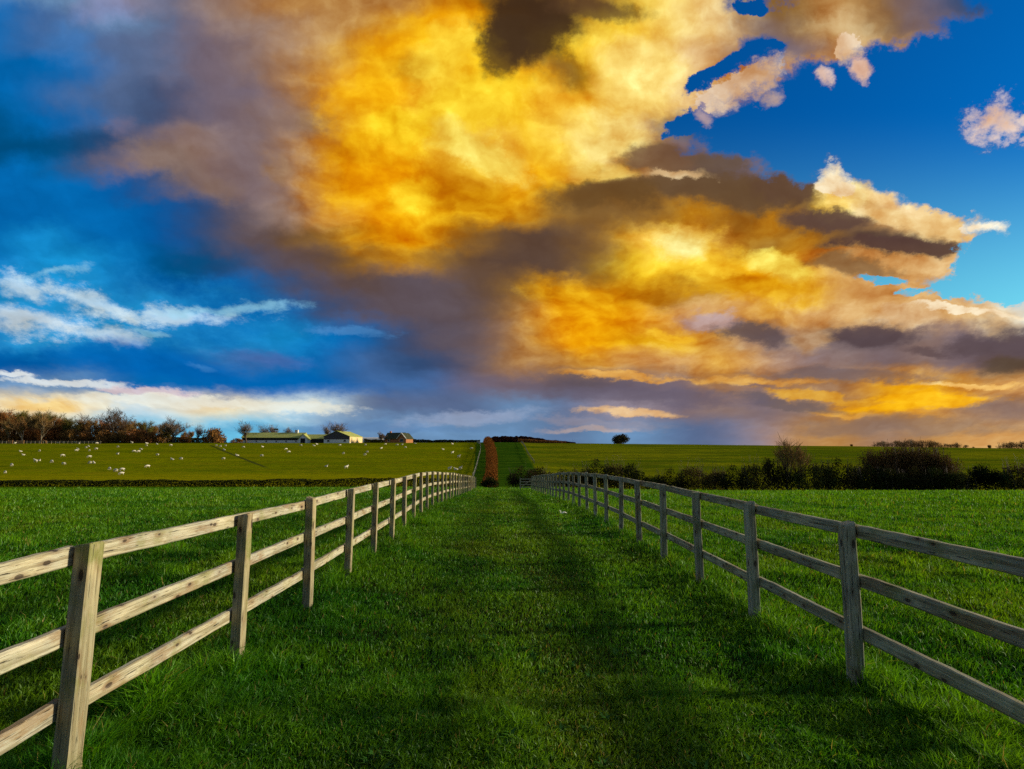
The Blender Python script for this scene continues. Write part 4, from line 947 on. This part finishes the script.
# gate across the end of the lane fences
def lane_gate(xc, y, w, label):
    z = tz(xc, y); root = empty('wooden_gate', (xc, y, z)); tag(root, label, 'gate', 'gates at the far end of the lane fences')
    for i in range(4):
        mb = MB(); mb.box((0, 0, .25+.26*i), (w, .035, .085)); part('rail', mb.mesh('rail', W_FAR), root)
    for s in (-1, 1):
        mb = MB(); mb.box((s*w/2, .04, .58), (.09, .05, 1.15)); part('stile', mb.mesh('stile', W_FAR), root)
    mb = MB(); mb.tube([Vector((-w/2, -.04, .2)), Vector((w/2, -.04, 1.0))], [.035, .035], 4)
    part('brace', mb.mesh('brace', W_FAR), root)
lane_gate(-3.05, 56.5, 1.2, 'small pale wooden gate hung on the end of the left fence')
lane_gate(2.3, 58, 1.1, 'small pale wooden gate hung on the end of the right fence')

# pale scraps on the grass -------------------------------------------------
SCRAP = flat_mat('white_scrap', (.72, .74, .62), (.5, .52, .42), 9.0)
def scrap(px, py, s, label, name):
    x, y, z = ground_at(px, py); bm = bmesh.new(); R = random.Random(px)
    bmesh.ops.create_grid(bm, x_segments=9, y_segments=7, size=.5)
    for v in bm.verts:
        v.co.z = .12*math.sin(v.co.x*7+1)+.10*math.cos(v.co.y*9)+R.uniform(-.04, .04)+(.55 if v.co.x < -.3 and v.co.y > .0 else 0)*.8
        v.co.y *= .6
    bmesh.ops.solidify(bm, geom=bm.faces[:], thickness=.02)
    me = bpy.data.meshes.new(name); bm.to_mesh(me); bm.free(); me.materials.append(SCRAP)
    o = link(name, me); o.location = (x, y, z+.05); o.scale = (s, s, s*.8); o.rotation_euler = (0.1, 0, .3); tag(o, label, 'litter', 'pale scraps lying on the lane')
scrap(563.5, 514.5, .22, 'crumpled off-white scrap lying in the grass by the right fence', 'paper_scrap')
scrap(488.5, 487.5, .9, 'pale sheet lying at the foot of the copper hedge', 'plastic_sheet')

# ------------------------------------------------------------------ sheep
WOOL = flat_mat('fleece', (.74, .68, .52), (.60, .54, .40), 9.0, .95, bmp=.03)
FACE = flat_mat('sheep_face', (.42, .36, .28), (.30, .25, .2), 6.0)
def sheep_mesh(pose, seed):
    """one skinned body: trunk, neck, head, four jointed legs, tail"""
    me = bpy.data.meshes.new('sk'); v = []; e = []; r = []
    def add(p, rad, par=None):
        v.append(p); r.append(rad)
        if par is not None: e.append((par, len(v)-1))
        return len(v)-1
    low = pose == 'lying'; hz = .34 if low else .66
    pel = add((-.38, 0, hz), (.20, .22)); mid = add((-.05, 0, hz-.02), (.235, .255), pel); ch = add((.28, 0, hz+.01), (.20, .23), mid)
    if pose == 'grazing': nk = add((.50, 0, hz-.10), (.12, .13), ch); hd = add((.64, 0, hz-.36), (.075, .085), nk); mz = add((.72, 0, hz-.54), (.045, .05), hd)
    else: nk = add((.44, 0, hz+.20), (.11, .12), ch); hd = add((.56, 0, hz+.36), (.08, .09), nk); mz = add((.72, 0, hz+.29), (.048, .05), hd)
    for s in (-1, 1): ea = add((hd and v[hd][0]-.02, s*.12, v[hd][2]+.03), (.025, .02), hd)
    tl = add((-.60, 0, hz-.02), (.05, .05), pel); add((-.64, 0, hz-.22), (.035, .035), tl)
    for s in (-1, 1):
        if low:
            a = add((-.30, s*.20, .14), (.08, .08), pel); add((-.02, s*.26, .07), (.04, .04), a)
            a = add((.32, s*.16, .14), (.07, .07), ch); add((.50, s*.18, .07), (.035, .035), a)
        else:
            a = add((-.34, s*.14, .46), (.10, .10), pel); b_ = add((-.46, s*.13, .27), (.045, .045), a); c = add((-.42, s*.13, .03), (.032, .032), b_)
            a = add((.28, s*.12, .44), (.07, .07), ch); b_ = add((.30+.05*s, s*.11, .24), (.042, .042), a); c = add((.29+.05*s, s*.11, .03), (.032, .032), b_)
    me.from_pydata(v, e, []); o = bpy.data.objects.new('sk', me); COL.objects.link(o)
    m = o.modifiers.new('s', 'SKIN'); sk = me.skin_vertices[0].data
    for i, q in enumerate(r): sk[i].radius = q
    sk[0].use_root = True
    o.modifiers.new('d', 'SUBSURF').levels = 1
    dg = bpy.context.evaluated_depsgraph_get(); me2 = bpy.data.meshes.new_from_object(o.evaluated_get(dg)); bpy.data.objects.remove(o)
    me2.name = 'sheep'; me2.materials.clear(); me2.materials.append(WOOL); me2.materials.append(FACE)
    for p in me2.polygons:
        c = p.center; p.use_smooth = True
        if (c.z < .30 and not low) and not (pose == 'grazing' and c.x > .55) or (c.x > .60): p.material_index = 1
        else: p.material_index = 0
    return me2
SM = {k: sheep_mesh(k, 1) for k in ('grazing', 'standing', 'lying')}
S6 = [(165,125),(187,153),(315,123),(283,208),(312,198),(92,240),(40,298),(412,212),(500,163),(508,228),(610,120),(622,112),(688,95),(708,85),(768,108),(714,120),(714,173),(718,220),(750,218),(875,270),(925,285),(975,278),(970,310),(943,90),(940,145),(463,55),(510,55),(600,55),(630,60),(685,52),(718,50),(775,62),(963,45),(120,62),(1005,52)]
S7 = [(30,58),(67,52),(150,60),(147,80),(232,67),(342,78),(48,127),(83,130),(102,112),(235,155),(354,190),(424,188),(155,252),(705,80),(738,87),(780,80),(770,112),(873,158),(763,187),(923,93),(375,50),(435,48),(465,50),(530,50),(660,52),(915,50),(950,50)]
S8 = [(30,50),(26,93),(137,63),(150,76),(205,45),(265,45),(278,38),(115,30),(383,45),(400,82),(498,88),(508,75),(500,42),(572,57),(592,40),(645,43),(668,40),(683,55),(728,35),(321,140),(413,148),(855,62),(897,40),(898,80),(927,98),(985,60),(886,155),(913,155),(935,153),(862,25),(875,25),(965,25),(935,27)]
flock = [(a/8, 435+b_/8) for a, b_ in S6]+[(128+a/8, 435+b_/8) for a, b_ in S7]+[(256+a/4.571, 435+b_/4.571) for a, b_ in S8]
SPEC = {(40,298): 'white sheep nearest the left edge, low in the sheep field', (155,252): 'lone white sheep low in the field right of the group of four', (321,140): 'white sheep low in the field, left one of a wide-spaced two below the farmhouse',
        (413,148): 'white sheep low in the field, right one of a wide-spaced two below the farmhouse', (886,155): 'left sheep of the three close beside the copper hedge', (913,155): 'middle sheep of the three close beside the copper hedge', (935,153): 'right sheep of the three close beside the copper hedge',
        (875,270): 'uppermost sheep of the group of four near the low dark hedge', (970,310): 'lowest sheep of the group of four near the low dark hedge', (873,158): 'white sheep standing on the dark trodden line across the field', (763,187): 'white sheep just below the dark trodden line across the field', (92,240): 'lone sheep above the one nearest the left edge', (424,188): 'right sheep of two side by side in mid field below the round bare tree', (354,190): 'left sheep of two side by side in mid field below the round bare tree', (235,155): 'lone sheep in mid field above the two side by side'}
allk = S6+S7+S8
Rs = random.Random(5)
for i, (px, py) in enumerate(flock):
    x, y, z = ground_at(px, py+1.3, 98, 345); y = min(y, 338)
    z = tz(x, y)
    pose = Rs.choice(['grazing', 'grazing', 'grazing', 'standing', 'lying'])
    o = link('sheep', SM[pose]); s = .98+Rs.uniform(-.1, .12)
    o.location = (x, y, z-.02); o.rotation_euler = (0, 0, Rs.choice([0, PI])+Rs.uniform(-.7, .7)); o.scale = (s, s*1.0, s*1.05)
    lab = SPEC.get(allk[i])
    if not lab:
        band = 'high up near the skyline' if py < 443.5 else ('in the upper half' if py < 456 else ('in the middle' if py < 466 else 'in the lower part'))
        zone = 'below the left wood' if px < 128 else ('below the wood\'s end' if px < 232 else ('below the barns' if px < 366 else 'right of the farmhouse'))
        verb = {'grazing': 'grazing', 'standing': 'standing', 'lying': 'lying'}[pose]
        lab = 'white sheep %s %s of the field %s' % (verb, band.replace('high up near the skyline', 'at the top'), zone)
    tag(o, lab, 'sheep', 'sheep scattered over the far left field')

# ------------------------------------------------------------------ render settings
vs = scn.view_settings; vs.view_transform = 'Standard'; vs.look = 'None'; vs.exposure = 0.3; vs.gamma = 1.0
scn.render.resolution_x = 1024; scn.render.resolution_y = 769
scn.cycles.max_bounces = 5; scn.cycles.diffuse_bounces = 3; scn.cycles.transparent_max_bounces = 4
scn.cycles.use_denoising = False
scn.cycles.use_adaptive_sampling = True; scn.cycles.adaptive_threshold = .012; scn.cycles.adaptive_min_samples = 12
